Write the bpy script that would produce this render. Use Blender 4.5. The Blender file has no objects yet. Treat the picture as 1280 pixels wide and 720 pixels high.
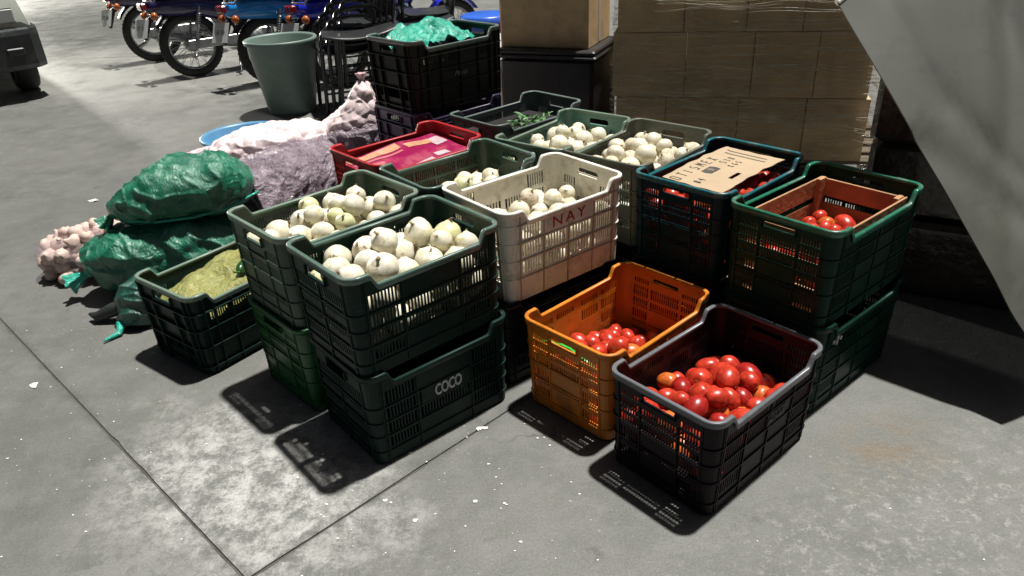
import bpy, math, random
from mathutils import Vector, Matrix, noise
R = math.radians
rnd = random.Random(7)
sc = bpy.context.scene
C = sc.collection

# ------------------------------------------------------------------ camera
F_PX, PITCH, ROLL, CAM_H = 920.24, 0.49172, -0.05171, 1.45719
cd = bpy.data.cameras.new('camera'); cam = bpy.data.objects.new('camera', cd); C.objects.link(cam)
cd.sensor_width = 36.0; cd.lens = 36.0 * F_PX / 1280.0; cd.clip_start = 0.02; cd.clip_end = 400
_fw = Vector((0, math.cos(PITCH), -math.sin(PITCH))); _rt = Vector((1, 0, 0)); _up = Vector((0, math.sin(PITCH), math.cos(PITCH)))
_r2 = _rt * math.cos(ROLL) + _up * math.sin(ROLL); _u2 = -_rt * math.sin(ROLL) + _up * math.cos(ROLL)
m = Matrix((_r2, _u2, -_fw)).transposed().to_4x4(); m.translation = (0, 0, CAM_H); cam.matrix_world = m
sc.camera = cam

# ------------------------------------------------------------------ light: night, one hard light from nearly overhead
SUN_DIR = Vector((0.22, 0.15, 1.0)).normalized()
w = bpy.data.worlds.new('World'); sc.world = w; w.use_nodes = True
nt = w.node_tree; bg = nt.nodes['Background']
sky = nt.nodes.new('ShaderNodeTexSky'); sky.sky_type = 'NISHITA'; sky.sun_disc = False
sky.sun_elevation = math.asin(SUN_DIR.z); sky.sun_rotation = math.atan2(SUN_DIR.x, SUN_DIR.y)
sky.dust_density = 6.0; sky.ozone_density = 0.3; sky.air_density = 0.7
nt.links.new(sky.outputs[0], bg.inputs[0]); bg.inputs[1].default_value = 0.014
sd = bpy.data.lights.new('sun', 'SUN'); sd.energy = 5.0; sd.angle = R(1.9); sd.color = (1.0, 0.975, 0.93)
sun = bpy.data.objects.new('sun', sd); C.objects.link(sun)
sun.rotation_euler = SUN_DIR.to_track_quat('Z', 'Y').to_euler(); sun.location = (1, 1, 8)
sc.view_settings.view_transform = 'Standard'; sc.view_settings.look = 'None'
sc.view_settings.exposure = 0.48; sc.view_settings.gamma = 1.0

# ------------------------------------------------------------------ helpers
class MB:
    def __init__(s): s.v = []; s.f = []; s.m = []; s.sm = []
    def add(s, vs, fs, mi=0, smooth=False):
        b = len(s.v); s.v += [tuple(p) for p in vs]
        for f in fs: s.f.append(tuple(i + b for i in f)); s.m.append(mi); s.sm.append(smooth)
    def hexa(s, p, mi=0):   # p: 8 points, bottom 4 ccw then top 4
        s.add(p, [(3,2,1,0),(4,5,6,7),(0,1,5,4),(1,2,6,5),(2,3,7,6),(3,0,4,7)], mi)
    def box(s, x0,x1,y0,y1,z0,z1, mi=0):
        s.hexa([(x0,y0,z0),(x1,y0,z0),(x1,y1,z0),(x0,y1,z0),(x0,y0,z1),(x1,y0,z1),(x1,y1,z1),(x0,y1,z1)], mi)
    def bevbox(s, x0,x1,y0,y1,z0,z1, b=0.01, mi=0):
        rings = []
        for z, i in ((z0, b), (z0 + b, 0), (z1 - b, 0), (z1, b)):
            X0,X1,Y0,Y1 = x0+i,x1-i,y0+i,y1-i
            rings.append([(X0+b,Y0,z),(X1-b,Y0,z),(X1,Y0+b,z),(X1,Y1-b,z),(X1-b,Y1,z),(X0+b,Y1,z),(X0,Y1-b,z),(X0,Y0+b,z)])
        s.loft(rings, True, True, mi)
    def loft(s, rings, cap=True, close=True, mi=0, smooth=False):
        n = len(rings[0]); vs = [p for r in rings for p in r]; fs = []
        for i in range(len(rings)-1):
            for j in range(n if close else n-1):
                k = (j+1) % n; fs.append((i*n+j, i*n+k, (i+1)*n+k, (i+1)*n+j))
        s.add(vs, fs, mi, smooth)
        if cap:
            s.add(rings[0], [tuple(range(n))[::-1]], mi); s.add(rings[-1], [tuple(range(n))], mi)
    def tube(s, pts, r, n=8, mi=0, cap=True, smooth=True):
        pts = [Vector(p) for p in pts]; rings = []
        rr = r if isinstance(r, (list, tuple)) else [r]*len(pts)
        ref = Vector((0,0,1))
        for i, p in enumerate(pts):
            t = (pts[min(i+1, len(pts)-1)] - pts[max(i-1, 0)]).normalized()
            a = t.cross(ref)
            if a.length < 0.05: a = t.cross(Vector((0,1,0)))
            a.normalize(); b = t.cross(a).normalized()
            if i and (rings and a.dot(prev) < 0): a = -a; b = -b
            prev = a
            rings.append([p + a*math.cos(2*math.pi*k/n)*rr[i] + b*math.sin(2*math.pi*k/n)*rr[i] for k in range(n)])
        s.loft(rings, cap, True, mi, smooth)
    def lathe(s, prof, n=32, c=(0,0,0), axis='z', mi=0, smooth=True, cap=False):
        rings = []
        for r, h in prof:
            ring = []
            for k in range(n):
                a = 2*math.pi*k/n; x, y = r*math.cos(a), r*math.sin(a)
                p = (x, y, h) if axis == 'z' else ((x, h, y) if axis == 'y' else (h, x, y))
                ring.append((p[0]+c[0], p[1]+c[1], p[2]+c[2]))
            rings.append(ring)
        s.loft(rings, cap, True, mi, smooth)
    def torus(s, R0, r, c=(0,0,0), n=40, k=10, axis='y', mi=0, sx=1.0):
        prof = []
        rings = []
        for i in range(n):
            a = 2*math.pi*i/n; ring = []
            for j in range(k):
                b = 2*math.pi*j/k; q = R0 + r*math.cos(b); h = r*math.sin(b)*sx
                ring.append((c[0]+q*math.cos(a), c[1]+h, c[2]+q*math.sin(a)) if axis == 'y' else (c[0]+q*math.cos(a), c[1]+q*math.sin(a), c[2]+h))
            rings.append(ring)
        rings.append(rings[0]); s.loft(rings, False, True, mi, True)
    def mesh(s, name, mats):
        me = bpy.data.meshes.new(name); me.from_pydata(s.v, [], s.f)
        for mt in (mats if isinstance(mats, (list, tuple)) else [mats]): me.materials.append(mt)
        me.polygons.foreach_set('material_index', s.m); me.polygons.foreach_set('use_smooth', s.sm)
        me.update(); return me
    def build(s, name, mats, parent=None, **k):
        return link(name, s.mesh(name, mats), parent, **k)

def link(name, me, parent=None, loc=None, rot=None, scale=None):
    o = bpy.data.objects.new(name, me); C.objects.link(o)
    if parent: o.parent = parent
    if loc: o.location = loc
    if rot: o.rotation_euler = rot
    if scale: o.scale = scale
    return o
def tag(o, label, cat, group=None, kind=None):
    if label: o['label'] = label
    if cat: o['category'] = cat
    if group: o['group'] = group
    if kind: o['kind'] = kind
    return o
def thing(name, label, cat, loc=(0,0,0), rz=0.0, group=None):
    o = bpy.data.objects.new(name, None); C.objects.link(o); o.empty_display_size = 0.1
    o.location = loc; o.rotation_euler = (0, 0, rz)
    return tag(o, label, cat, group)
def copy_tree(o, parent=None):
    c = o.copy(); C.objects.link(c)
    if parent: c.parent = parent
    for ch in [x for x in o.children]: copy_tree(ch, c)
    return c
def fbm(p, s, o=3):
    t = 0; a = 1
    for i in range(o): t += a*noise.noise(p*s); s *= 2.1; a *= 0.5
    return t
def ordinal(n): return ['first','second','third','fourth','fifth','sixth','seventh','eighth','ninth','tenth','eleventh','twelfth','thirteenth','fourteenth','fifteenth'][n]

# ------------------------------------------------------------------ materials
def mat(name, col, rough=0.5, metal=0.0, spec=0.5, noise_amt=0.12, nscale=12.0, bump=0.0, bscale=60.0, dirt=None, dirt_amt=0.0, dscale=6.0, alpha=1.0, trans=0.0, sub=0.0, coat=0.0, scuff=0.0):
    mt = bpy.data.materials.new(name); mt.use_nodes = True
    n = mt.node_tree; p = n.nodes['Principled BSDF']; L = n.links.new
    tc = n.nodes.new('ShaderNodeTexCoord')
    nz = n.nodes.new('ShaderNodeTexNoise'); nz.inputs['Scale'].default_value = nscale; nz.inputs['Detail'].default_value = 5; nz.inputs['Roughness'].default_value = 0.65
    L(tc.outputs['Object'], nz.inputs['Vector'])
    ra = n.nodes.new('ShaderNodeMapRange'); ra.inputs[1].default_value = 0.25; ra.inputs[2].default_value = 0.75
    ra.inputs[3].default_value = 1 - noise_amt*1.6; ra.inputs[4].default_value = 1 + noise_amt*1.6
    L(nz.outputs[0], ra.inputs[0])
    mx = n.nodes.new('ShaderNodeVectorMath'); mx.operation = 'SCALE'; mx.inputs[0].default_value = col[:3]
    L(ra.outputs[0], mx.inputs['Scale']); out = mx.outputs[0]
    if dirt:
        dz = n.nodes.new('ShaderNodeTexNoise'); dz.inputs['Scale'].default_value = dscale; dz.inputs['Detail'].default_value = 8; dz.inputs['Roughness'].default_value = 0.7
        L(tc.outputs['Object'], dz.inputs['Vector'])
        dr = n.nodes.new('ShaderNodeMapRange'); dr.inputs[1].default_value = 0.5; dr.inputs[2].default_value = 0.68; dr.inputs[4].default_value = dirt_amt
        L(dz.outputs[0], dr.inputs[0])
        mm = n.nodes.new('ShaderNodeMix'); mm.data_type = 'RGBA'; L(dr.outputs[0], mm.inputs[0]); L(out, mm.inputs[6]); mm.inputs[7].default_value = (*dirt, 1); out = mm.outputs[2]
    if scuff:
        mp = n.nodes.new('ShaderNodeMapping'); mp.inputs['Scale'].default_value = (9, 9, 90); L(tc.outputs['Object'], mp.inputs[0])
        sn = n.nodes.new('ShaderNodeTexNoise'); sn.inputs['Scale'].default_value = 1.5; sn.inputs['Detail'].default_value = 7; sn.inputs['Roughness'].default_value = 0.75; L(mp.outputs[0], sn.inputs[0])
        sr = n.nodes.new('ShaderNodeMapRange'); sr.inputs[1].default_value = 0.58; sr.inputs[2].default_value = 0.68; sr.inputs[4].default_value = scuff; L(sn.outputs[0], sr.inputs[0])
        sm_ = n.nodes.new('ShaderNodeMix'); sm_.data_type = 'RGBA'; L(sr.outputs[0], sm_.inputs[0]); L(out, sm_.inputs[6]); sm_.inputs[7].default_value = (*[min(.8, c*2.2+.05) for c in col[:3]], 1); out = sm_.outputs[2]
    L(out, p.inputs['Base Color'])
    rr = n.nodes.new('ShaderNodeMapRange'); rr.inputs[3].default_value = max(0.03, rough-0.09); rr.inputs[4].default_value = min(1, rough+0.12)
    L(nz.outputs[0], rr.inputs[0]); L(rr.outputs[0], p.inputs['Roughness'])
    p.inputs['Metallic'].default_value = metal; p.inputs['Specular IOR Level'].default_value = spec
    if coat: p.inputs['Coat Weight'].default_value = coat; p.inputs['Coat Roughness'].default_value = 0.1
    if sub: p.inputs['Subsurface Weight'].default_value = sub; p.inputs['Subsurface Radius'].default_value = (0.02, 0.01, 0.008); p.inputs['Subsurface Scale'].default_value = 0.3
    if trans: p.inputs['Transmission Weight'].default_value = trans
    if alpha < 1: p.inputs['Alpha'].default_value = alpha
    if bump:
        bn = n.nodes.new('ShaderNodeTexNoise'); bn.inputs['Scale'].default_value = bscale; bn.inputs['Detail'].default_value = 4
        L(tc.outputs['Object'], bn.inputs['Vector'])
        b = n.nodes.new('ShaderNodeBump'); b.inputs['Strength'].default_value = bump; b.inputs['Distance'].default_value = 0.01
        L(bn.outputs[0], b.inputs['Height']); L(b.outputs[0], p.inputs['Normal'])
    return mt

def concrete():
    mt = bpy.data.materials.new('worn_concrete'); mt.use_nodes = True
    n = mt.node_tree; p = n.nodes['Principled BSDF']; L = n.links.new
    ge = n.nodes.new('ShaderNodeNewGeometry'); pos = ge.outputs['Position']
    def nz(s, d=6, r=0.6, dist=0.0):
        t = n.nodes.new('ShaderNodeTexNoise'); t.inputs['Scale'].default_value = s; t.inputs['Detail'].default_value = d; t.inputs['Roughness'].default_value = r; t.inputs['Distortion'].default_value = dist
        L(pos, t.inputs['Vector']); return t.outputs[0]
    def mr(i, a, b, c=0.0, d=1.0):
        t = n.nodes.new('ShaderNodeMapRange'); t.inputs[1].default_value = a; t.inputs[2].default_value = b; t.inputs[3].default_value = c; t.inputs[4].default_value = d
        L(i, t.inputs[0]); return t.outputs[0]
    def mul(a, b, op='MULTIPLY'):
        t = n.nodes.new('ShaderNodeMath'); t.operation = op
        for k, x in enumerate((a, b)):
            if isinstance(x, (int, float)): t.inputs[k].default_value = x
            else: L(x, t.inputs[k])
        return t.outputs[0]
    def mix(f, a, b):
        t = n.nodes.new('ShaderNodeMix'); t.data_type = 'RGBA'
        L(f, t.inputs[0])
        for k, x in ((6, a), (7, b)):
            if isinstance(x, tuple): t.inputs[k].default_value = (*x, 1)
            else: L(x, t.inputs[k])
        return t.outputs[2]
    def blob(cx, cy, rx, ry, ang=0.0, soft=0.5):
        mp = n.nodes.new('ShaderNodeMapping'); mp.vector_type = 'TEXTURE'; mp.inputs['Location'].default_value = (cx, cy, 0); mp.inputs['Rotation'].default_value = (0, 0, R(ang)); mp.inputs['Scale'].default_value = (rx, ry, 1e6)
        L(pos, mp.inputs[0]); ln = n.nodes.new('ShaderNodeVectorMath'); ln.operation = 'LENGTH'; L(mp.outputs[0], ln.inputs[0])
        wob = mr(nz(5.0, 5, 0.7), 0.3, 0.7, -0.35, 0.35)
        return mr(mul(ln.outputs['Value'], wob, 'ADD'), 1.0+soft*0.5, 1.0-soft*0.5)
    base = mix(mr(nz(1.3, 6, 0.6), 0.3, 0.7), (0.092, 0.094, 0.085), (0.135, 0.136, 0.122))
    base = mix(mr(nz(7.0, 8, 0.75), 0.42, 0.7), base, (0.150, 0.150, 0.140))
    fine = mr(nz(160.0, 3, 0.7), 0.3, 0.7, 0.78, 1.2)
    # pale worn laitance beside the joint near the crates
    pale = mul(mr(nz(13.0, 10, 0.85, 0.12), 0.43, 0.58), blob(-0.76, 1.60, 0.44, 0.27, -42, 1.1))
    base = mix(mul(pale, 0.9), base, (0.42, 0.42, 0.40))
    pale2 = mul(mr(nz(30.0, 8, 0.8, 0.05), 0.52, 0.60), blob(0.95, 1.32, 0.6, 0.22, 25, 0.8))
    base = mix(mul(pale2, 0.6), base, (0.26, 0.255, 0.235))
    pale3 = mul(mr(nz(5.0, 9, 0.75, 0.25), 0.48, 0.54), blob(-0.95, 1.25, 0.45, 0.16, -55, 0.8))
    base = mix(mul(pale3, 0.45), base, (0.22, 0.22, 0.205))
    rust = mul(mr(nz(7.0, 5, 0.7), 0.4, 0.62), blob(1.05, 1.62, 0.17, 0.11, 30, 1.0))
    base = mix(mul(rust, 0.8), base, (0.135, 0.098, 0.058))
    cream = mul(mr(nz(1.6, 6, 0.6), 0.35, 0.5), blob(-3.6, 8.0, 2.6, 1.25, -20, 0.5))
    base = mix(mul(cream, 0.7), base, (0.22, 0.218, 0.198))
    dark = mul(mr(nz(0.8, 5, 0.6), 0.45, 0.6), blob(-3.0, 5.0, 2.6, 1.6, 0, 0.8))
    base = mix(mul(dark, 0.35), base, (0.085, 0.085, 0.083))
    for (cx, cy, rx, ry, an, am, col) in ((-1.05,.95,.34,.10,-44,.5,(0.19,0.19,0.175)),(-.35,1.28,.22,.10,40,.4,(0.075,0.075,0.072)),(.25,1.05,.5,.16,15,.35,(0.075,0.076,0.073)),(-2.6,3.6,.8,.3,-30,.35,(0.08,0.08,0.076)),(-1.6,4.6,.6,.25,10,.3,(0.19,0.188,0.17)),(1.3,1.0,.3,.2,0,.5,(0.085,0.08,0.068)),(-1.9,1.6,.3,.5,-35,.4,(0.085,0.087,0.082))):
        base = mix(mul(mul(mr(nz(6.0, 7, 0.72), 0.40, 0.62), blob(cx, cy, rx, ry, an, 1.0)), am), base, col)
    tyre = n.nodes.new('ShaderNodeTexWave'); tyre.inputs['Scale'].default_value = 0.55; tyre.inputs['Distortion'].default_value = 6.0; tyre.inputs['Detail'].default_value = 5; tyre.inputs['Detail Scale'].default_value = 1.4; L(pos, tyre.inputs[0])
    base = mix(mul(mr(tyre.outputs['Fac'], 0.86, 1.0), 0.10), base, (0.062, 0.062, 0.06))
    crk = n.nodes.new('ShaderNodeTexVoronoi'); crk.feature = 'DISTANCE_TO_EDGE'; crk.inputs['Scale'].default_value = 0.9
    wv = n.nodes.new('ShaderNodeTexNoise'); wv.inputs['Scale'].default_value = 3.0; wv.inputs['Detail'].default_value = 6; L(pos, wv.inputs[0])
    wa = n.nodes.new('ShaderNodeVectorMath'); wa.operation = 'MULTIPLY_ADD'; L(wv.outputs['Color'], wa.inputs[0]); wa.inputs[1].default_value = (.5,.5,.5); L(pos, wa.inputs[2]); L(wa.outputs[0], crk.inputs['Vector'])
    ck = mul(mr(crk.outputs['Distance'], 0.006, 0.001), mr(nz(0.9, 2), 0.52, 0.6))
    base = mix(mul(ck, 0.7), base, (0.04, 0.04, 0.038))
    def band(px, py, nx_, ny_, wd):      # dirt gathered along a joint
        d_ = n.nodes.new('ShaderNodeVectorMath'); d_.operation = 'DOT_PRODUCT'; L(pos, d_.inputs[0]); d_.inputs[1].default_value = (nx_, ny_, 0)
        a_ = n.nodes.new('ShaderNodeMath'); a_.operation = 'SUBTRACT'; L(d_.outputs['Value'], a_.inputs[0]); a_.inputs[1].default_value = px*nx_+py*ny_
        b_ = n.nodes.new('ShaderNodeMath'); b_.operation = 'ABSOLUTE'; L(a_.outputs[0], b_.inputs[0]); return mr(b_.outputs[0], wd, 0.0)
    for (q0, q1, q2, q3) in ((-1.33, 1.90, 0.700, 0.714), (-0.40, 1.545, 0.686, -0.728)):
        base = mix(mul(mul(band(q0, q1, q2, q3, 0.030), mr(nz(9.0, 7, 0.75), 0.38, 0.62)), 0.75), base, (0.052, 0.051, 0.047))
    # small dark oil spots
    vo = n.nodes.new('ShaderNodeTexVoronoi'); vo.inputs['Scale'].default_value = 4.5; L(pos, vo.inputs['Vector'])
    sp = mul(mr(vo.outputs['Distance'], 0.16, 0.07), mr(nz(30.0, 3), 0.45, 0.6))
    base = mix(mul(sp, 0.5), base, (0.045, 0.045, 0.044))
    # small pale flecks
    vf = n.nodes.new('ShaderNodeTexVoronoi'); vf.inputs['Scale'].default_value = 26.0; L(pos, vf.inputs['Vector'])
    sf = mul(mr(vf.outputs['Distance'], 0.13, 0.08), mr(nz(2.0, 3), 0.5, 0.62))
    base = mix(mul(sf, 0.6), base, (0.30, 0.30, 0.28))
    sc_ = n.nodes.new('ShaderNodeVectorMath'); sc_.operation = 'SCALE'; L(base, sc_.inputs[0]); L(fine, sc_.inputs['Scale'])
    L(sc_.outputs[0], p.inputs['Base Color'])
    wet = blob(-6.2, 11.6, 1.3, 3.2, 28, 1.0)
    L(mul(mr(nz(2.2, 6), 0.35, 0.7, 0.46, 0.75), mr(wet, 0, 1, 1.0, 0.5)), p.inputs['Roughness'])
    b = n.nodes.new('ShaderNodeBump'); b.inputs['Strength'].default_value = 0.5; b.inputs['Distance'].default_value = 0.004
    L(mul(mul(nz(45.0, 8, 0.75), 1.0), mul(nz(9.0, 5), 1.5), 'ADD'), b.inputs['Height']); L(b.outputs[0], p.inputs['Normal'])
    return mt

DK = (0.03, 0.028, 0.022)
def plastic(name, col, rough=0.38, **k):
    k.setdefault('dirt', DK); k.setdefault('dirt_amt', 0.35)
    k.setdefault('scuff', 0.45)
    k.setdefault('spec', 0.14 if max(col) < 0.06 else 0.4)
    return mat(name, col, rough, noise_amt=0.10, nscale=9, bump=0.06, bscale=40, **k)
M = dict(
  floor=concrete(),
  joint=mat('joint_dirt', (0.066,0.064,0.059), 0.95, noise_amt=0.3, bump=0.8),
  dark_green=plastic('dark_green_plastic', (0.009,0.026,0.020)), rim_green=plastic('worn_lit_green_rim', (0.075,0.130,0.105), rough=0.28, dirt=(0.20,0.21,0.19), dirt_amt=0.6, dscale=16),  # rim lighter than the walls: sun highlight painted in, plus pale dust
  green_grey=plastic('faded_green_plastic', (0.042,0.074,0.050)), rim_pale=plastic('worn_lit_pale_green_rim', (0.14,0.20,0.155), rough=0.28, dirt=(0.20,0.21,0.19), dirt_amt=0.6, dscale=16),  # pale rim tone holds painted sunlight as well as wear
  pale_green=plastic('pale_grey_green_plastic', (0.10,0.17,0.13)),
  turquoise=plastic('turquoise_plastic', (0.09,0.20,0.165)),
  grey=plastic('olive_grey_plastic', (0.10,0.11,0.085)),
  slate=plastic('slate_grey_plastic', (0.10,0.13,0.118)),
  teal=plastic('deep_teal_plastic', (0.003,0.024,0.032)), rim_teal=plastic('lit_teal_rim', (0.012,0.105,0.125), rough=0.28, dirt=(0.20,0.21,0.19), dirt_amt=0.6, dscale=16),  # rim colour raised above the walls to paint its lit edge
  bottle=plastic('bottle_green_plastic', (0.003,0.028,0.017)), rim_bottle=plastic('lit_bottle_green_rim', (0.014,0.13,0.075), rough=0.28, dirt=(0.20,0.21,0.19), dirt_amt=0.6, dscale=16),  # brighter rim green paints the light on the edge, dust on top
  bright_green=plastic('bright_green_plastic', (0.006,0.075,0.015)),
  black=plastic('black_plastic', (0.006,0.006,0.007), dirt=(0.02,0.018,0.018), dirt_amt=0.4),
  black_plum=plastic('plum_black_plastic', (0.011,0.007,0.009), rough=0.42, dirt=(0.022,0.017,0.019)),
  grey_rim=plastic('scuffed_grey_plastic', (0.12,0.125,0.137), rough=0.35, dirt=(0.05,0.05,0.055), dirt_amt=0.7, dscale=18),
  black_green=plastic('black_green_plastic', (0.016,0.019,0.015), rough=0.3),
  purple=plastic('violet_black_plastic', (0.065,0.050,0.105), rough=0.32),
  red=plastic('red_plastic', (0.36,0.014,0.018), dirt_amt=0.2),
  orange=plastic('orange_plastic', (0.60,0.185,0.016), dirt=(0.13,0.05,0.015), dirt_amt=0.65, dscale=11),
  white=plastic('dirty_white_plastic', (0.78,0.75,0.66), dirt=(0.25,0.2,0.14), dirt_amt=0.6, dscale=14),
  grime=plastic('grimy_white_ribs', (0.40,0.35,0.27), dirt=(0.12,0.09,0.06), dirt_amt=0.7, dscale=20),
  red_ink=mat('red_paint_lettering', (0.42,0.02,0.02), 0.6, noise_amt=0.3),
  white_ink=mat('pale_stencil_paint', (0.5,0.52,0.5), 0.6, noise_amt=0.4, nscale=80),
  grey_ink=mat('worn_grey_stencil', (0.16,0.18,0.17), 0.6, noise_amt=0.4, nscale=80),
  pen=mat('black_marker', (0.05,0.045,0.04), 0.7, noise_amt=0.3),
  tomato=mat('tomato_skin', (0.45,0.035,0.016), 0.3, noise_amt=0.35, nscale=1.8, spec=0.5, sub=0.04),
  tomato_orange=mat('orange_tomato_skin', (0.55,0.12,0.022), 0.3, noise_amt=0.4, nscale=1.5, spec=0.5, sub=0.04),
  tomato_dark=mat('deep_red_tomato_skin', (0.30,0.014,0.010), 0.28, noise_amt=0.2, nscale=2, spec=0.5, sub=0.04),
  scar=mat('stem_scar', (0.18,0.10,0.03), 0.8),
  onion=mat('white_onion_skin', (0.70,0.66,0.52), 0.33, noise_amt=0.10, nscale=10, bump=0.15, bscale=30, dirt=(0.50,0.44,0.17), dirt_amt=0.8, dscale=1.7),
  onion_dry=mat('dry_onion_skin', (0.70,0.62,0.46), 0.5, noise_amt=0.2, nscale=3, bump=0.5, bscale=12, dirt=(0.25,0.13,0.06), dirt_amt=0.85, dscale=2.6),
  root=mat('onion_root', (0.45,0.34,0.19), 0.9, noise_amt=0.3, bump=0.8),
  garlic=mat('garlic_skin', (0.80,0.72,0.70), 0.5, noise_amt=0.08, bump=0.2, dirt=(0.6,0.42,0.42), dirt_amt=0.5),
  garlic_tan=mat('tan_garlic_skin', (0.62,0.47,0.41), 0.5, noise_amt=0.12, bump=0.3, dirt=(0.5,0.33,0.27), dirt_amt=0.6, dscale=16),
  wood=mat('pine_slat', (0.40,0.215,0.10), 0.65, noise_amt=0.2, nscale=10, bump=0.3, dirt=(0.16,0.08,0.04), dirt_amt=0.5),
  cardboard=mat('cardboard', (0.40,0.30,0.19), 0.8, noise_amt=0.06, bump=0.05),
  box_card=mat('brown_box_cardboard', (0.60,0.43,0.235), 0.8, noise_amt=0.12, nscale=4, dirt=(0.2,0.14,0.08), dirt_amt=0.4),
  tape=mat('packing_tape', (0.30,0.22,0.12), 0.25, noise_amt=0.1),
  chili=mat('green_chili_skin', (0.018,0.075,0.018), 0.18, noise_amt=0.2),
  lime=mat('bright_green_bag', (0.03,0.42,0.05), 0.3, noise_amt=0.3),
  leaf=mat('green_leaf', (0.05,0.16,0.035), 0.45, noise_amt=0.3, nscale=30),
  rubber=mat('tyre_rubber', (0.022,0.022,0.021), 0.75, noise_amt=0.25, bump=0.3, bscale=90, dirt=(0.08,0.075,0.065), dirt_amt=0.5),
  chrome=mat('chrome', (0.40,0.41,0.40), 0.28, metal=1.0),
  alu=mat('cast_aluminium', (0.36,0.37,0.36), 0.42, metal=0.8, noise_amt=0.2),
  iron=mat('black_painted_steel', (0.012,0.014,0.014), 0.22, noise_amt=0.15, coat=0.3),
  blackp=mat('black_bike_plastic', (0.02,0.02,0.022), 0.4),
  vinyl=mat('black_vinyl_seat', (0.018,0.02,0.02), 0.35, bump=0.15, bscale=100),
  blue=mat('royal_blue_paint', (0.012,0.022,0.50), 0.18, coat=0.6, noise_amt=0.04),
  sky_blue=mat('light_blue_paint', (0.02,0.26,0.72), 0.18, coat=0.6, noise_amt=0.04),
  navy=mat('navy_paint', (0.016,0.014,0.075), 0.18, coat=0.6, noise_amt=0.04),
  maroon=mat('dark_red_lens', (0.22,0.008,0.02), 0.2, coat=0.5),
  amber=mat('amber_lens', (0.42,0.10,0.02), 0.25, coat=0.4, noise_amt=0.03),
  plate=mat('white_plate', (0.5,0.51,0.5), 0.4, noise_amt=0.05),
  plate_ink=mat('plate_ink', (0.08,0.1,0.1), 0.5),
  bin=mat('grey_green_bin_plastic', (0.15,0.21,0.18), 0.45, noise_amt=0.08, nscale=5, dirt=(0.10,0.12,0.10), dirt_amt=0.5, dscale=9),
  basin=mat('light_blue_basin_plastic', (0.09,0.24,0.40), 0.35, noise_amt=0.05),
  bucket_blue=mat('blue_lid_plastic', (0.03,0.12,0.55), 0.3), bucket_white=mat('white_bucket_plastic', (0.7,0.72,0.74), 0.35),
  orange_box=mat('orange_carton', (0.62,0.19,0.07), 0.6),
  bumper=mat('dark_bumper_plastic', (0.014,0.018,0.018), 0.4, noise_amt=0.15, dirt=(0.09,0.09,0.08), dirt_amt=0.4),
  paint=mat('pale_vehicle_paint', (0.26,0.28,0.24), 0.3, coat=0.5, noise_amt=0.06, dirt=(0.3,0.29,0.24), dirt_amt=0.3),
  glass=mat('window_glass', (0.05,0.06,0.06), 0.06, noise_amt=0.0, coat=0.5),
  debris=mat('dry_garlic_skin_flakes', (0.70,0.68,0.62), 0.6, noise_amt=0.15),
  bin_black=mat('black_bin_plastic', (0.022,0.020,0.020), 0.4, dirt=(0.06,0.05,0.045), dirt_amt=0.4),
  pallet=mat('pallet_wood', (0.13,0.10,0.065), 0.8, noise_amt=0.25, bump=0.3),
  neck=mat('dark_sack_cloth', (0.02,0.024,0.022), 0.5, noise_amt=0.3, bump=0.4),
)

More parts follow.
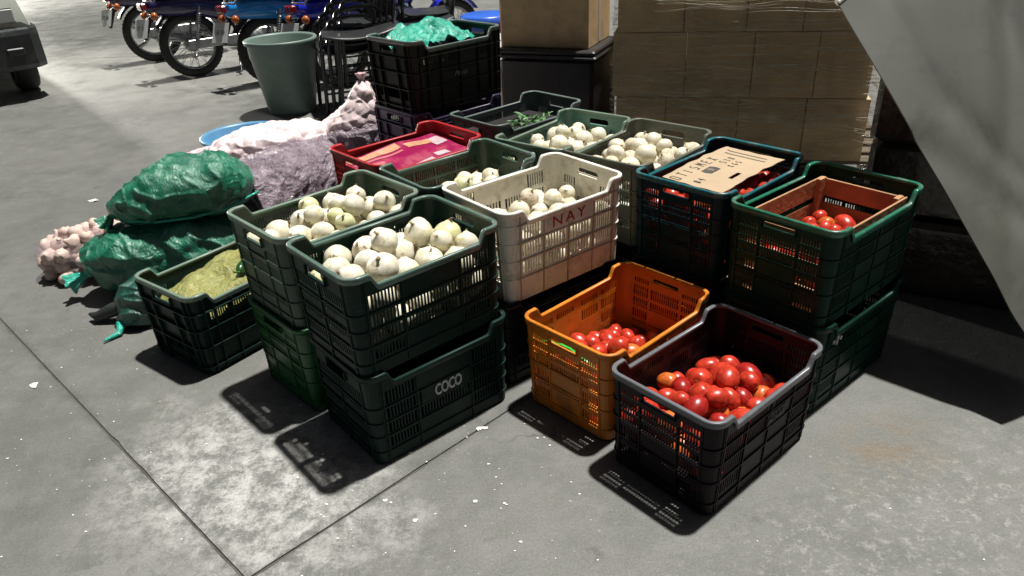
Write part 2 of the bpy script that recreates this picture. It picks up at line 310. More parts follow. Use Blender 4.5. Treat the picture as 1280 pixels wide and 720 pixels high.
def net_mat(name, col, col2, rough=0.25, wscale=260.0, bump=0.35, wrinkle=0.5, spec=0.6, veil=0.7, cell=0.0, coat=0.8):
    """shiny woven plastic net: fine crossing threads over the lumpy contents"""
    mt = bpy.data.materials.new(name); mt.use_nodes = True
    n = mt.node_tree; p = n.nodes['Principled BSDF']; L = n.links.new
    tc = n.nodes.new('ShaderNodeTexCoord'); co = tc.outputs['Object']
    hs = []
    for ax, an in (('X', 35), ('Z', -50)):
        mp = n.nodes.new('ShaderNodeMapping'); mp.inputs['Rotation'].default_value = (R(20), R(an), R(an)); L(co, mp.inputs[0])
        nz = n.nodes.new('ShaderNodeTexWave'); nz.wave_type = 'BANDS'; nz.bands_direction = ax; nz.inputs['Scale'].default_value = wscale/6.28; nz.inputs['Distortion'].default_value = 2.5; nz.inputs['Detail'].default_value = 1.5
        nz.inputs['Detail Scale'].default_value = 0.15
        L(mp.outputs[0], nz.inputs[0]); hs.append(nz.outputs['Fac'])
    mxm = n.nodes.new('ShaderNodeMath'); mxm.operation = 'MAXIMUM'; L(hs[0], mxm.inputs[0]); L(hs[1], mxm.inputs[1])
    big = n.nodes.new('ShaderNodeTexNoise'); big.inputs['Scale'].default_value = 9; big.inputs['Detail'].default_value = 7; big.inputs['Roughness'].default_value = 0.75; L(co, big.inputs[0])
    f = n.nodes.new('ShaderNodeMapRange'); f.inputs[1].default_value = 0.4; f.inputs[2].default_value = 0.62; L(big.outputs[0], f.inputs[0])
    f2 = n.nodes.new('ShaderNodeMath'); f2.operation = 'MULTIPLY'; L(f.outputs[0], f2.inputs[0]); f2.inputs[1].default_value = veil
    thr = n.nodes.new('ShaderNodeMapRange'); thr.inputs[1].default_value = 0.8; thr.inputs[2].default_value = 1.0; thr.inputs[4].default_value = 0.6; L(mxm.outputs[0], thr.inputs[0])
    f3 = n.nodes.new('ShaderNodeMath'); f3.operation = 'SUBTRACT'; f3.use_clamp = True; L(f2.outputs[0], f3.inputs[0]); L(thr.outputs[0], f3.inputs[1])
    mx = n.nodes.new('ShaderNodeMix'); mx.data_type = 'RGBA'; mx.inputs[6].default_value = (*col, 1); mx.inputs[7].default_value = (*col2, 1); L(f3.outputs[0], mx.inputs[0])
    L(mx.outputs[2], p.inputs['Base Color']); p.inputs['Roughness'].default_value = rough; p.inputs['Specular IOR Level'].default_value = spec; p.inputs['Coat Weight'].default_value = coat; p.inputs['Coat Roughness'].default_value = 0.09
    wr = n.nodes.new('ShaderNodeTexNoise'); wr.inputs['Scale'].default_value = 16; wr.inputs['Detail'].default_value = 6; wr.inputs['Roughness'].default_value = 0.62; wr.inputs['Distortion'].default_value = 1.2; L(co, wr.inputs[0])
    b1 = n.nodes.new('ShaderNodeBump'); b1.inputs['Strength'].default_value = wrinkle; b1.inputs['Distance'].default_value = 0.035; 
    wn = n.nodes.new('ShaderNodeTexVoronoi'); wn.inputs['Scale'].default_value = 95; L(co, wn.inputs['Vector']); b3 = n.nodes.new('ShaderNodeBump'); b3.inputs['Strength'].default_value = 0.9; b3.inputs['Distance'].default_value = 0.006; L(wn.outputs['Distance'], b3.inputs['Height']); L(b1.outputs[0], b3.inputs['Normal']); L(b3.outputs[0], p.inputs['Coat Normal']); L(wr.outputs[0], b1.inputs['Height'])
    b2 = n.nodes.new('ShaderNodeBump'); b2.inputs['Strength'].default_value = bump; b2.inputs['Distance'].default_value = 0.003; L(mxm.outputs[0], b2.inputs['Height']); L(b1.outputs[0], b2.inputs['Normal'])
    L(b2.outputs[0], p.inputs['Normal'])
    return mt
M['net_green'] = net_mat('shiny_green_net', (0.004,0.165,0.088), (0.003,0.07,0.036), 0.38, veil=0.8, wrinkle=0.45)
M['net_dark'] = net_mat('dark_green_net', (0.003,0.07,0.045), (0.003,0.025,0.016), 0.4, wrinkle=.45, veil=0.9)
M['net_teal'] = net_mat('teal_net', (0.010,0.42,0.30), (0.02,0.28,0.2), 0.25, wrinkle=0.8, veil=0.6)
M['net_purple'] = net_mat('purple_grey_net', (0.27,0.21,0.25), (0.07,0.045,0.06), 0.34, wrinkle=1.0, veil=0.8)
M['net_white'] = net_mat('pink_white_net', (0.74,0.62,0.63), (0.66,0.47,0.44), 0.45, wrinkle=0.25, bump=0.2, veil=0.7, coat=0.1)
M['net_pink'] = net_mat('pink_net', (0.80,0.50,0.55), (0.7,0.6,0.58), 0.4, wrinkle=0.5, veil=0.5)
M['net_yellow'] = net_mat('yellow_green_net', (0.34,0.34,0.10), (0.16,0.16,0.045), 0.4, wscale=300, wrinkle=0.9, veil=0.7)
def film_mat():
    mt = bpy.data.materials.new('stretch_film'); mt.use_nodes = True
    n = mt.node_tree; p = n.nodes['Principled BSDF']; L = n.links.new
    tc = n.nodes.new('ShaderNodeTexCoord')
    mp = n.nodes.new('ShaderNodeMapping'); mp.inputs['Scale'].default_value = (2.0, 2.0, 38); mp.inputs['Rotation'].default_value = (0, R(3), 0); L(tc.outputs['Object'], mp.inputs[0])
    nz = n.nodes.new('ShaderNodeTexNoise'); nz.inputs['Scale'].default_value = 1.6; nz.inputs['Detail'].default_value = 6; nz.inputs['Roughness'].default_value = 0.7; nz.inputs['Distortion'].default_value = 0.8; L(mp.outputs[0], nz.inputs[0])
    b = n.nodes.new('ShaderNodeBump'); b.inputs['Strength'].default_value = 1.0; b.inputs['Distance'].default_value = 0.06; L(nz.outputs[0], b.inputs['Height']); L(b.outputs[0], p.inputs['Normal'])
    a = n.nodes.new('ShaderNodeMapRange'); a.inputs[1].default_value = 0.50; a.inputs[2].default_value = 0.66; a.inputs[3].default_value = 0.10; a.inputs[4].default_value = 0.85; L(nz.outputs[0], a.inputs[0]); L(a.outputs[0], p.inputs['Alpha'])  # wrinkle streaks painted as pale opacity bands in place of reflections
    p.inputs['Base Color'].default_value = (0.80, 0.70, 0.50, 1); p.inputs['Roughness'].default_value = 0.12; p.inputs['Specular IOR Level'].default_value = 1.0
    return mt
M['film'] = film_mat()

# ------------------------------------------------------------------ ground: base sheet and cast slabs with real joints
g = MB(); g.add([(-60,-20,-0.0045),(60,-20,-0.0045),(60,90,-0.0045),(-60,90,-0.0045)], [(0,1,2,3)])
ground = g.build('ground', M['joint']); ground['kind'] = 'structure'
def clip(poly, p, nrm):
    out = []
    for i in range(len(poly)):
        a, b = poly[i], poly[(i+1) % len(poly)]
        da = (a[0]-p[0])*nrm[0]+(a[1]-p[1])*nrm[1]; db = (b[0]-p[0])*nrm[0]+(b[1]-p[1])*nrm[1]
        if da >= 0: out.append(a)
        if da*db < 0: t = da/(da-db); out.append((a[0]+(b[0]-a[0])*t, a[1]+(b[1]-a[1])*t))
    return out
j1p, j1n = (-1.33, 1.90), (0.700, 0.714)      # long joint on the left, running towards the camera
j2p, j2n = (-0.40, 1.545), (0.686, -0.728)    # joint along the foot of the stencilled crate
big = [(-45,-12),(45,-12),(45,75),(-45,75)]
def slab_poly(a, b):
    P = big
    P = clip(P, (j1p[0]+a*j1n[0]*0.004, j1p[1]+a*j1n[1]*0.004), (a*j1n[0], a*j1n[1]))
    if b: P = clip(P, (j2p[0]+b*j2n[0]*0.004, j2p[1]+b*j2n[1]*0.004), (b*j2n[0], b*j2n[1]))
    return P
polys = [slab_poly(-1, 0), slab_poly(1, 1), slab_poly(1, -1)]
far = []
for P in polys:      # cross joints further back
    for (pp, nn) in (((-2.6, 5.9), (0.45, 0.893)), ((-3.8, 8.4), (0.28, 0.96))):
        pass
    far.append(P)
def cut(Ps, pp, nn):
    out = []
    for P in Ps:
        for s in (1, -1):
            Q = clip(P, (pp[0]+s*nn[0]*0.004, pp[1]+s*nn[1]*0.004), (s*nn[0], s*nn[1]))
            if len(Q) > 2: out.append(Q)
    return out
far = cut(far, (-3.6, 8.75), (0.12, 0.993)); far = cut(far[:2], (-2.4, 5.3), (0.42, 0.907)) + far[2:]
for P in far:
    mb = MB(); Q = []
    for i in range(len(P)):
        a, b = Vector((*P[i], 0)), Vector((*P[(i+1) % len(P)], 0)); d = b-a; L_ = d.length
        nseg = min(int(L_/0.05)+1, 1400)
        nn = Vector((-d.y, d.x, 0)).normalized()
        for k in range(nseg):
            q = a + d*(k/nseg)
            dep = 0.0 if (k == 0) else max(0, max(0, fbm(q, 9, 4)-.25)*0.016 + fbm(q, 2.5, 2)*0.003-.001)
            q = q + nn*dep; Q.append(q)
    n_ = len(Q); vs = [(q.x, q.y, 0.0) for q in Q]; lo = [(q.x, q.y, -0.010) for q in Q]
    cx = sum(q[0] for q in P)/len(P); cy = sum(q[1] for q in P)/len(P)
    ar = sum(P[i][0]*P[(i+1)%len(P)][1]-P[(i+1)%len(P)][0]*P[i][1] for i in range(len(P)))
    mb.add(vs, [tuple(range(n_))]); mb.add(vs+lo, [(i, i+n_, (i+1)%n_+n_, (i+1)%n_) for i in range(n_)])
    mb.build('concrete_slab', M['floor'], ground)

# ------------------------------------------------------------------ crates
CL, CW, CH_, TAP, CR = 0.52, 0.3617, 0.316, 0.0105, 0.045
DIP = 0.036
def ztop(x, dip=DIP):      # rim height along the long sides: raised ends, lower middle
    t = (CL/2-abs(x)-0.068)/0.026; t = max(0, min(1, t)); t = t*t*(3-2*t); return CH_-dip*t
SIDES = {'side': (CL/2-CR, CW/2), 'end': (CW/2-CR, CL/2)}
def wallpt(kind, s, z, d):      # s along wall, z height, d outward from wall surface; built for the -y / -x wall
    half, off = SIDES[kind]; o = off - 0.006 - TAP*(1-z/CH_) + d
    return (s, -o, z) if kind == 'side' else (-o, -s, z)
def wbox(mb, kind, s0, s1, z0, z1, d0=-0.0032, d1=0.0, mi=0):
    P = lambda s, z, d: wallpt(kind, s, z, d)
    mb.hexa([P(s0,z0,d1),P(s1,z0,d1),P(s1,z0,d0),P(s0,z0,d0),P(s0,z1,d1),P(s1,z1,d1),P(s1,z1,d0),P(s0,z1,d0)], mi)
DESIGN = {
 # zones: (z0, z1, groups) ; group = (s0, s1, nslots) ; ribs: horizontal z list, vertical s list, rib depth
 'A': dict(side=[(.208,.252,[(-.20,-.105,9),(.105,.20,9)]),(.156,.192,[(-.20,-.105,9),(-.09,.09,17),(.105,.20,9)]),(.105,.140,[(-.20,-.105,9),(-.09,.09,17),(.105,.20,9)]),(.055,.088,[(-.20,-.105,9),(.105,.20,9)])],
           end=[(.212,.250,[(-.125,-.015,9),(.0,.0,0),(.015,.125,9)]),(.178,.196,[(-.125,-.015,10),(.015,.125,10)]),(.122,.160,[(-.125,-.015,9),(.015,.125,9)]),(.062,.10,[(-.125,-.015,9),(.015,.125,9)])],
           hr=[.043,.098,.148,.200], vr=[-.208,-.0975,.0975,.208], ve=[-.132,0.0,.132], rd=.004),
 'E': dict(side=[(.222,.258,[(-.205,-.107,11),(-.095,-.004,10),(.004,.095,10),(.107,.205,11)]),(.176,.212,[(-.205,-.107,11),(-.095,-.004,10),(.004,.095,10),(.107,.205,11)]),(.110,.145,[(-.205,-.107,11),(.107,.205,11)]),(.055,.088,[(-.205,-.107,11),(.107,.205,11)])],
           end=[(.212,.250,[(-.128,-.062,7),(.062,.128,7)]),(.160,.198,[(-.128,-.062,7),(-.05,.05,11),(.062,.128,7)]),(.075,.11,[(-.128,-.062,7),(-.05,.05,11),(.062,.128,7)])],
           hr=[.043,.098,.160,.217], vr=[-.212,-.101,0,.101,.212], ve=[-.134,-.056,.056,.134], rd=.004),
 'B': dict(side=[(.232,.252,[(-.20,-.12,9),(-.1,-.02,9),(.02,.1,9),(.12,.2,9)]),(.178,.216,[(-.20,-.12,9),(-.1,-.02,9),(.12,.2,9)]),(.125,.162,[(-.20,-.12,9),(.12,.2,9)]),(.06,.1,[(-.2,-.12,8),(.12,.2,8)])],
           end=[(.254,.272,[(-.128,-.068,7),(.068,.128,7)]),(.205,.243,[(-.128,-.068,7),(-.056,.056,13),(.068,.128,7)]),(.162,.194,[(-.128,-.068,7),(-.056,.056,13),(.068,.128,7)]),(.118,.150,[(-.128,-.068,7),(.068,.128,7)]),(.098,.108,[(-.128,-.068,7),(-.056,.056,13),(.068,.128,7)]),(.05,.082,[(-.128,-.068,7),(.068,.128,7)])],
           hr=[.040,.112,.170,.224], vr=[-.208,-.11,0,.11,.208], ve=[-.134,-.062,.062,.134], rd=.0035),
 'C': dict(side=[(.205,.235,[(-.19,-.12,8),(-.1,-.02,8),(.12,.19,8)]),(.135,.17,[(-.19,-.12,8),(-.1,-.02,8)])],
           end=[(.06,.10,[(-.12,-.075,1),(-.055,.055,1),(.075,.12,1)])],
           hr=[.030,.110,.180,.245], vr=[-.212,-.175,-.105,0,.105,.175,.212], ve=[-.13,-.065,.065,.13], rd=.012),
 'D': dict(side=[(.215,.262,[(-.190,-.115,7),(.120,.190,7)]),(.155,.200,[(-.190,-.115,7),(-.095,-.01,7),(.01,.1,7),(.120,.190,7)]),(.098,.140,[(-.190,-.115,7),(-.095,-.01,7),(.01,.1,7),(.120,.190,7)])],
           end=[(.195,.245,[(-.120,-.062,5),(.062,.120,5)]),(.205,.245,[(-.05,.05,9)]),(.13,.18,[(-.12,-.062,5),(-.05,.05,9),(.062,.12,5)]),(.07,.115,[(-.12,-.062,5),(-.05,.05,9),(.062,.12,5)])][:1]+[(.13,.18,[(-.12,-.062,5),(-.05,.05,9),(.062,.12,5)]),(.07,.115,[(-.12,-.062,5),(-.05,.05,9),(.062,.12,5)])],
           hr=[.086,.148,.208,.268], vr=[-.2,-.105,0,.11,.2], ve=[-.128,-.056,.056,.128], rd=.003),
}
def wall_mesh(design, kind):
    D = DESIGN[design]; mb = MB(); half = SIDES[kind][0]; zones = sorted(D['side' if kind == 'side' else 'end'])
    z = 0.006
    ztop_zone = 0.262 if kind == 'side' else 0.286
    for (z0, z1, gs) in zones:
        wbox(mb, kind, -half, half, z, z0)
        s = -half
        for (a, b, n) in sorted(gs):
            if n == 0: continue
            wbox(mb, kind, s, a, z0, z1); s = b
            if n > 1:
                pw = (b-a)/n; bw = pw*0.48
                for i in range(1, n): wbox(mb, kind, a+pw*i-bw/2, a+pw*i+bw/2, z0, z1)
        wbox(mb, kind, s, half, z0, z1); z = z1
    if kind == 'side':
        bp = [-half, -half+.012] + [-(CL/2-.068)+.026*(-0+i/5) for i in range(6)] 
        bp = sorted(set([round(x, 5) for x in bp if -half <= x <= 0])); bp = bp + [-x for x in bp[::-1]]
        for a, b in zip(bp[:-1], bp[1:]):
            if b-a < 1e-4: continue
            P = lambda s_, z_, d: wallpt(kind, s_, z_, d); za, zb = ztop(a)-.004, ztop(b)-.004
            mb.hexa([P(a,z,0),P(b,z,0),P(b,z,-.0032),P(a,z,-.0032),P(a,za,0),P(b,zb,0),P(b,zb,-.0032),P(a,za,-.0032)])
    else:      # hand hole with rounded ends
        h0, h1, hw = .262, .287, .052
        wbox(mb, kind, -half, half, z, h0) if z < h0-.001 else None
        if z > h0: h0 = z
        zt = CH_-.004
        P = lambda s_, z_, d: wallpt(kind, s_, z_, d)
        wbox(mb, kind, -half, -hw-.0, h0, zt); wbox(mb, kind, hw, half, h0, zt); wbox(mb, kind, -hw, hw, h1, zt)
        rr = (h1-h0)/2
        for sg in (-1, 1):     # quarter fillets
            for up in (-1, 1):
                zc = h0 + rr; arc = [(sg*(hw-rr+rr*math.sin(t)), zc+up*rr*math.cos(t)) for t in [i*math.pi/8 for i in range(5)]]
                cor = (sg*hw, zc+up*rr)
                for i in range(4):
                    tri = [cor, arc[i], arc[i+1]]
                    vs = [P(s_, z_, 0) for s_, z_ in tri] + [P(s_, z_, -.0032) for s_, z_ in tri]
                    mb.add(vs, [(0,1,2),(3,5,4),(1,2,5,4)])
        # lip round the hand hole
        wbox(mb, kind, -hw-.004, hw+.004, h0-.004, h0-.0005, -.001, .010)
        for sg in (-1, 1): wbox(mb, kind, min(sg*(hw+.0005), sg*(hw+.004)), max(sg*(hw+.0005), sg*(hw+.004)), h0-.0005, h1, -.001, .007)
    rd = D['rd']
    for k, zr in enumerate(D['hr']):
        wbox(mb, kind, -half, half, zr-.0018, zr+.0018, -.001, rd+0.0005, 1)
    for sr in (D['vr'] if kind == 'side' else D['ve']):
        zt = (ztop(sr) if kind == 'side' else .262)-.017
        wbox(mb, kind, sr-.0018, sr+.0018, .008, zt, -.0012, rd, 1)
    return mb
def corner_mesh(design):
    D = DESIGN[design]; mb = MB(); n = 6
    hr = D['hr']; rd = D['rd']
    zs = [.006]
    for zr in hr: zs += [zr-.002, zr-.0019, zr+.0019, zr+.002]
    zs.append(CH_-.004)
    def ring(z, d, t):
        out = []; ins = .006+TAP*(1-z/CH_)
        for i in range(n+1):
            a = math.pi + (math.pi/2)*i/n; r = CR-ins+d
            out.append((-(CL/2-CR)+r*math.cos(a), -(CW/2-CR)+r*math.sin(a), z))
        return out
    outer = []; 
    for z in zs:
        d = 0
        for zr in hr:
            if abs(z-zr) < .00195: d = rd
        outer.append(ring(z, d, 0))
    inner = [ring(z, -.0032, 0) for z in (zs[0], zs[-1])]
    mb.loft(outer, False, False, 0); 
    mb.loft(inner[::-1], False, False, 0)
    # small pocket marks: vertical ribs at both edges of the post
    for i in (0, 2, 4, 6):
        a = math.pi+(math.pi/2)*i/n; c, s = math.cos(a), math.sin(a)
        for z0, z1 in ((.008, CH_-.018),):
            q = []
            for z in (z0, z1):
                r0 = CR-.006-TAP*(1-z/CH_); bx, by = -(CL/2-CR), -(CW/2-CR)
                for (dr, dt) in ((rd*.8, -.0013), (rd*.8, .0013), (-.001, .0013), (-.001, -.0013)):
                    q.append((bx+(r0+dr)*c-dt*s, by+(r0+dr)*s+dt*c, z))
            if i in (0, 6) or design in 'C': mb.hexa(q)
    return mb
def rim_mesh(dip=DIP):
    pts = []
    def arc(cx, cy, a0): return [((cx+CR*math.cos(a), cy+CR*math.sin(a)), (math.cos(a), math.sin(a)), CH_) for a in [a0+math.pi/2*i/7 for i in range(8)]]
    hx, hy = CL/2-CR, CW/2-CR
    xs = sorted(set([round(x, 5) for x in [-hx+.02, 0]+[-(CL/2-.068)+.026*i/5 for i in range(6)] if x > -hx]))
    xs = xs[:-1] + [-x for x in xs[::-1] if x < -1e-6]
    pts += arc(-hx, -hy, math.pi)
    pts += [((x, -CW/2), (0, -1), ztop(x, dip)) for x in xs]
    pts += arc(hx, -hy, -math.pi/2); pts += arc(hx, hy, 0)
    pts += [((x, CW/2), (0, 1), ztop(x, dip)) for x in xs[::-1]]
    pts += arc(-hx, hy, math.pi/2)
    prof = [(-.0125,-.010),(-.0135,-.002),(-.011,.0),(-.003,.001),(-.0006,-.001),(0,-.005),(-.001,-.018),(-.004,-.018),(-.0045,-.008),(-.0085,-.010)]
    rings = [[(p[0]+nn[0]*o, p[1]+nn[1]*o, z+dz) for o, dz in prof[::-1]] for p, nn, z in pts]; rings.append(rings[0])
    mb = MB(); mb.loft(rings, False, True, 0, True); return mb
def base_mesh():
    mb = MB(); i = .006+TAP+.0036
    ring = lambda ins, z: [(sx*(CL/2-CR)+(CR-ins)*math.cos(a), sy*(CW/2-CR)+(CR-ins)*math.sin(a), z) for (sx, sy, a0) in ((-1,-1,math.pi),(1,-1,1.5*math.pi),(1,1,0),(-1,1,.5*math.pi)) for a in [a0+math.pi/2*k/4 for k in range(5)]]
    mb.loft([ring(i+.004, .0), ring(i-.001, .003), ring(i-.001, .010)], True, True)
    for k in range(-4, 5): mb.box(-.22, .22, k*.036-.0015, k*.036+.0015, .0098, .013)
    return mb
_blank = bpy.data.materials.new('crate_plastic')
PM = {}
for d in DESIGN:
    PM[d] = dict(side=wall_mesh(d, 'side').mesh('side_wall', [_blank, _blank]), end=wall_mesh(d, 'end').mesh('end_wall', [_blank, _blank]), post=corner_mesh(d).mesh('corner_post', _blank))
RIM = rim_mesh().mesh('rim', _blank); BASE = base_mesh().mesh('base', _blank)
def setm(o, mt):
    for i, sl in enumerate(o.material_slots):
        sl.link = 'OBJECT'; sl.material = M['grime'] if (i == 1 and mt is M['white']) else mt
LV = CH_-0.010
CRATES = {}
def crate(key, label, bx, by, yaw, lvl, design, mt, rim=None, L=CL, W=CW, group='plastic produce crates', wallmats=None):
    a = R(yaw); u = Vector((math.cos(a), math.sin(a), 0)); v = Vector((-math.sin(a), math.cos(a), 0))
    c = Vector((bx, by, 0))+u*L/2+v*W/2; c.z = (lvl-1)*LV + .0005
    t = thing('crate', label, 'crate', c, a, group); t.scale = (L/CL, W/CW, 1)
    pm = PM[design]
    for nm, me, rz in (('side_wall', pm['side'], 0), ('side_wall', pm['side'], math.pi), ('end_wall', pm['end'], 0), ('end_wall', pm['end'], math.pi)):
        o = link(nm, me, t, rot=(0, 0, rz)); setm(o, mt)
    for sx, sy in ((1,1),(-1,-1)):
        o = link('corner_post', pm['post'], t, scale=(sx, sy, 1)); setm(o, mt)
        o = link('corner_post', pm['post'], t, scale=(-sx, sy, 1)); setm(o, mt)
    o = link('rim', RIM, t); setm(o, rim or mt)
    o = link('base', BASE, t); setm(o, mt)
    CRATES[key] = t; t['_h'] = 0
    del t['_h']
    return t
# lower layer (standing on the floor)
crate('K', 'black crate with a scuffed grey rim full of red tomatoes, nearest the camera', .471,1.368,39.9,1,'B',M['black_plum'],M['grey_rim'])
crate('O', 'orange crate half full of tomatoes between the white crate and the black crate', .259,1.683,42.5,1,'B',M['orange'])
crate('COCO', 'black-green crate stencilled COCO under the front crate of white onions', -.410,1.632,38.9,1,'A',M['dark_green'])
crate('L1b', 'bright green crate at the foot of the stack left of the stencilled crate', -.651,1.904,42.7,1,'B',M['bright_green'])
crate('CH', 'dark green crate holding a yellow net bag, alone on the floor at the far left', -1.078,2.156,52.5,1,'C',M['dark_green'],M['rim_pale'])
crate('WHb', 'black crate directly under the white crate', -.03,1.995,38.2,1,'B',M['black'])
crate('T1b', 'dark crate under the teal crate with the cardboard sheet', .655,2.085,41.5,1,'B',M['black'])
crate('W1b', 'bottle green crate on the floor under the crate with the wooden box inside', .882,1.765,38.8,1,'B',M['bottle'])
crate('M1b', 'dark crate hidden low behind the white crate', -.255,2.26,38,1,'A',M['black'], L=.49, W=.335)
crate('Rb', 'dark red crate under the red crate', -.461,2.525,40.6,1,'B',M['red'], L=.511)
crate('TQb', 'dark crate under the turquoise crate of onions', .21,2.6,50,1,'A',M['black'], W=.34)
crate('GYb', 'dark crate under the olive grey crate of onions', .465,2.38,47,1,'A',M['black'])
crate('GBb', 'black crate under the slate grey crate of greens', -.03,2.958,42,1,'B',M['black'], W=.34)
crate('TBb', 'violet-black crate at the foot of the tall stack at the back', -.37,3.2,42.1,1,'C',M['purple'])
# second layer
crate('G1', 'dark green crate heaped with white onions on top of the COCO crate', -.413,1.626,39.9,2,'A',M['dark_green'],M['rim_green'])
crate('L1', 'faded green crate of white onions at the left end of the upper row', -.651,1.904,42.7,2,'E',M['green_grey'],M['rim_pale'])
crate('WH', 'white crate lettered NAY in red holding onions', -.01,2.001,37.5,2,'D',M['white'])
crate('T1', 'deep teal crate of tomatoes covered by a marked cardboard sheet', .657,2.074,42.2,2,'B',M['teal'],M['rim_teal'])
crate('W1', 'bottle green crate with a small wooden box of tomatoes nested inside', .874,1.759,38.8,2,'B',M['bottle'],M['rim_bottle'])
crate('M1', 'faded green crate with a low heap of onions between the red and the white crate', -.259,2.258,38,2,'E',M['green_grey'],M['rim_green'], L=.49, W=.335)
crate('R', 'red crate with a magenta printed cardboard sheet in it', -.461,2.518,40.6,2,'B',M['red'], L=.511)
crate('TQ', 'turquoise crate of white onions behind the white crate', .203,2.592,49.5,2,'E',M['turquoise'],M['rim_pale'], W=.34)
crate('GY', 'olive grey crate of onions behind the white and teal crates', .458,2.37,47,2,'E',M['grey'])
crate('GB', 'slate grey crate nearly empty but for green leaves, beside the tall stack', -.027,2.953,42.3,2,'E',M['slate'], W=.333, L=.54)
crate('TBm', 'violet crate in the tall stack, second from the floor', -.378,3.195,41.5,2,'C',M['purple'])
crate('TB', 'black ribbed crate overflowing with teal netting, topmost of the tall stack', -.375,3.192,42.1,3,'C',M['black_green'],M['slate'], L=.535, W=.35)  # lighter slate rim paints in the light the ribs catch

# lettering
def text_mesh(txt, size, depth, m_, name='lettering', shear=0.0, spacing=1.0, bold=0.0):
    cu = bpy.data.curves.new('lettering', 'FONT'); cu.body = txt; cu.size = size; cu.extrude = depth; cu.align_x = 'CENTER'; cu.align_y = 'CENTER'; cu.shear = shear; cu.space_character = spacing
    cu.resolution_u = 3; cu.offset = bold
    to = bpy.data.objects.new('tmp', cu); C.objects.link(to)
    dg = bpy.context.evaluated_depsgraph_get(); me = bpy.data.meshes.new_from_object(to.evaluated_get(dg)); me.name = name
    C.objects.unlink(to); bpy.data.objects.remove(to); bpy.data.curves.remove(cu)
    me.materials.clear(); me.materials.append(m_); return me
def on_side(key, me, s, z, d=.0012, sx=1.0, sy=1.0, name='lettering'):
    t = CRATES[key]; o = link(name, me, t); p = wallpt('side', s, z, d)
    tilt = math.atan2(TAP, CH_)
    o.location = p; o.rotation_euler = (math.pi/2 + tilt*0, 0, 0); o.rotation_euler = (math.pi/2-(-tilt), 0, 0) if False else (math.pi/2+tilt, 0, 0); o.scale = (sx, sy, 1); return o
NAYM = text_mesh('NAY', .050, .0006, M['red_ink'], spacing=1.35)
def panel(key, s0, s1, z0, z1, mt, d=.003):
    mb = MB(); wbox(mb, 'side', s0, s1, z0, z1, -.001, d); mb.build('blank_panel', mt, CRATES[key])
panel('WH', -.11, .11, .2105, .2655, M['white'], .0022)
on_side('WH', NAYM, .0, .238, .0035, 1.2, 1.0)
panel('COCO', -.085, .09, .150, .200, M['dark_green'], .0035)
cm = text_mesh('COCO', .058, .0006, M['white_ink'], spacing=.92, bold=.0016); 
for off in (-.0009, .0009):
    pass
on_side('COCO', cm, .01, .174, .005, .58, .95)
panel('TB', -.09, .09, .125, .165, M['black_green'], .003)
on_side('TB', text_mesh('Maria', .042, .0005, M['grey_ink'], shear=.5, spacing=.85), .0, .146, .0045, .9, .8)
def scribble(pts, r, mt):
    mb = MB()
    for st in pts: mb.tube(st, r, 5)
    return mb.mesh('lettering', mt)
kk = scribble([[(-.04,-.012,0),(-.034,.008,0),(-.030,-.010,0),(-.024,.008,0),(-.020,-.008,0)],[(-.012,-.010,0),(-.006,.008,0),(0,-.008,0),(-.004,-.002,0)],[(.006,-.008,0),(.008,.010,0),(.016,.004,0),(.014,-.008,0)],[(.022,-.006,0),(.03,.008,0),(.036,-.006,0)]], .0022, M['grey_ink'])
panel('K', -.015, .075, .178, .216, M['black_plum'], .003)
on_side('K', kk, .03, .196, .0035, 1, 1)
mk = MB()
for (x, h) in ((-.02,.006),(0,.016),(.02,.006)): mk.tube([(x-.002,-h,0),(x+.002,h,0)], .004, 6)
on_side('W1b', mk.mesh('lettering', M['white_ink']), -.16, .245, .003)

# ------------------------------------------------------------------ produce
def onion_mesh(seed, mats):
    r_ = random.Random(seed); mb = MB(); nu, nv = 22, 15; rings = []
    fl = r_.uniform(.86, 1.0); off = Vector((r_.uniform(0, 50), 0, 0))
    for i in range(1, nv):
        t = math.pi*i/nv; ring = []
        for k in range(nu):
            a = 2*math.pi*k/nu; rr = math.sin(t); z = -math.cos(t)*fl
            if z > 0.72: rr *= 1; 
            if i >= nv-2: z += .05*(i-nv+3); rr *= .72
            p = Vector((rr*math.cos(a), rr*math.sin(a), z)); p *= 1+.035*fbm(p+off, 1.6, 2)+.012*math.cos(6*a+seed)*rr
            ring.append(p)
        rings.append(ring)
    mb.loft(rings, True, True, 0, True)
    # dry neck
    tip = rings[-1][0].z; n = 8; rr_ = []
    cx = sum(p.x for p in rings[-1])/nu; cy = sum(p.y for p in rings[-1])/nu
    lean = (r_.uniform(-.1,.1), r_.uniform(-.1,.1))
    for j, (h, q) in enumerate(((-.04,.16),(.05,.11),(.12,.07),(.19,.11))):
        rr_.append([(cx+lean[0]*j+q*(1+.3*math.sin(k*2.7+seed))*math.cos(2*math.pi*k/n), cy+lean[1]*j+q*math.sin(2*math.pi*k/n), tip+h) for k in range(n)])
    mb.loft(rr_, True, True, 1, True)
    # root tuft
    bz = rings[0][0].z
    for k in range(9):
        a = r_.uniform(0, 6.28); q = r_.uniform(.02, .10)
        mb.tube([(q*math.cos(a), q*math.sin(a), bz+.03), (q*1.6*math.cos(a), q*1.6*math.sin(a), bz-.05), (q*2.3*math.cos(a+.5), q*2.3*math.sin(a+.5), bz-.08)], [.02,.014,.005], 4, 1)
    return mb.mesh('onion', mats)
M['onion_green'] = mat('greenish_onion_skin', (0.64,0.63,0.36), 0.33, noise_amt=0.15, nscale=1.5, bump=0.15, bscale=30, dirt=(0.42,0.44,0.15), dirt_amt=0.9, dscale=1.3)
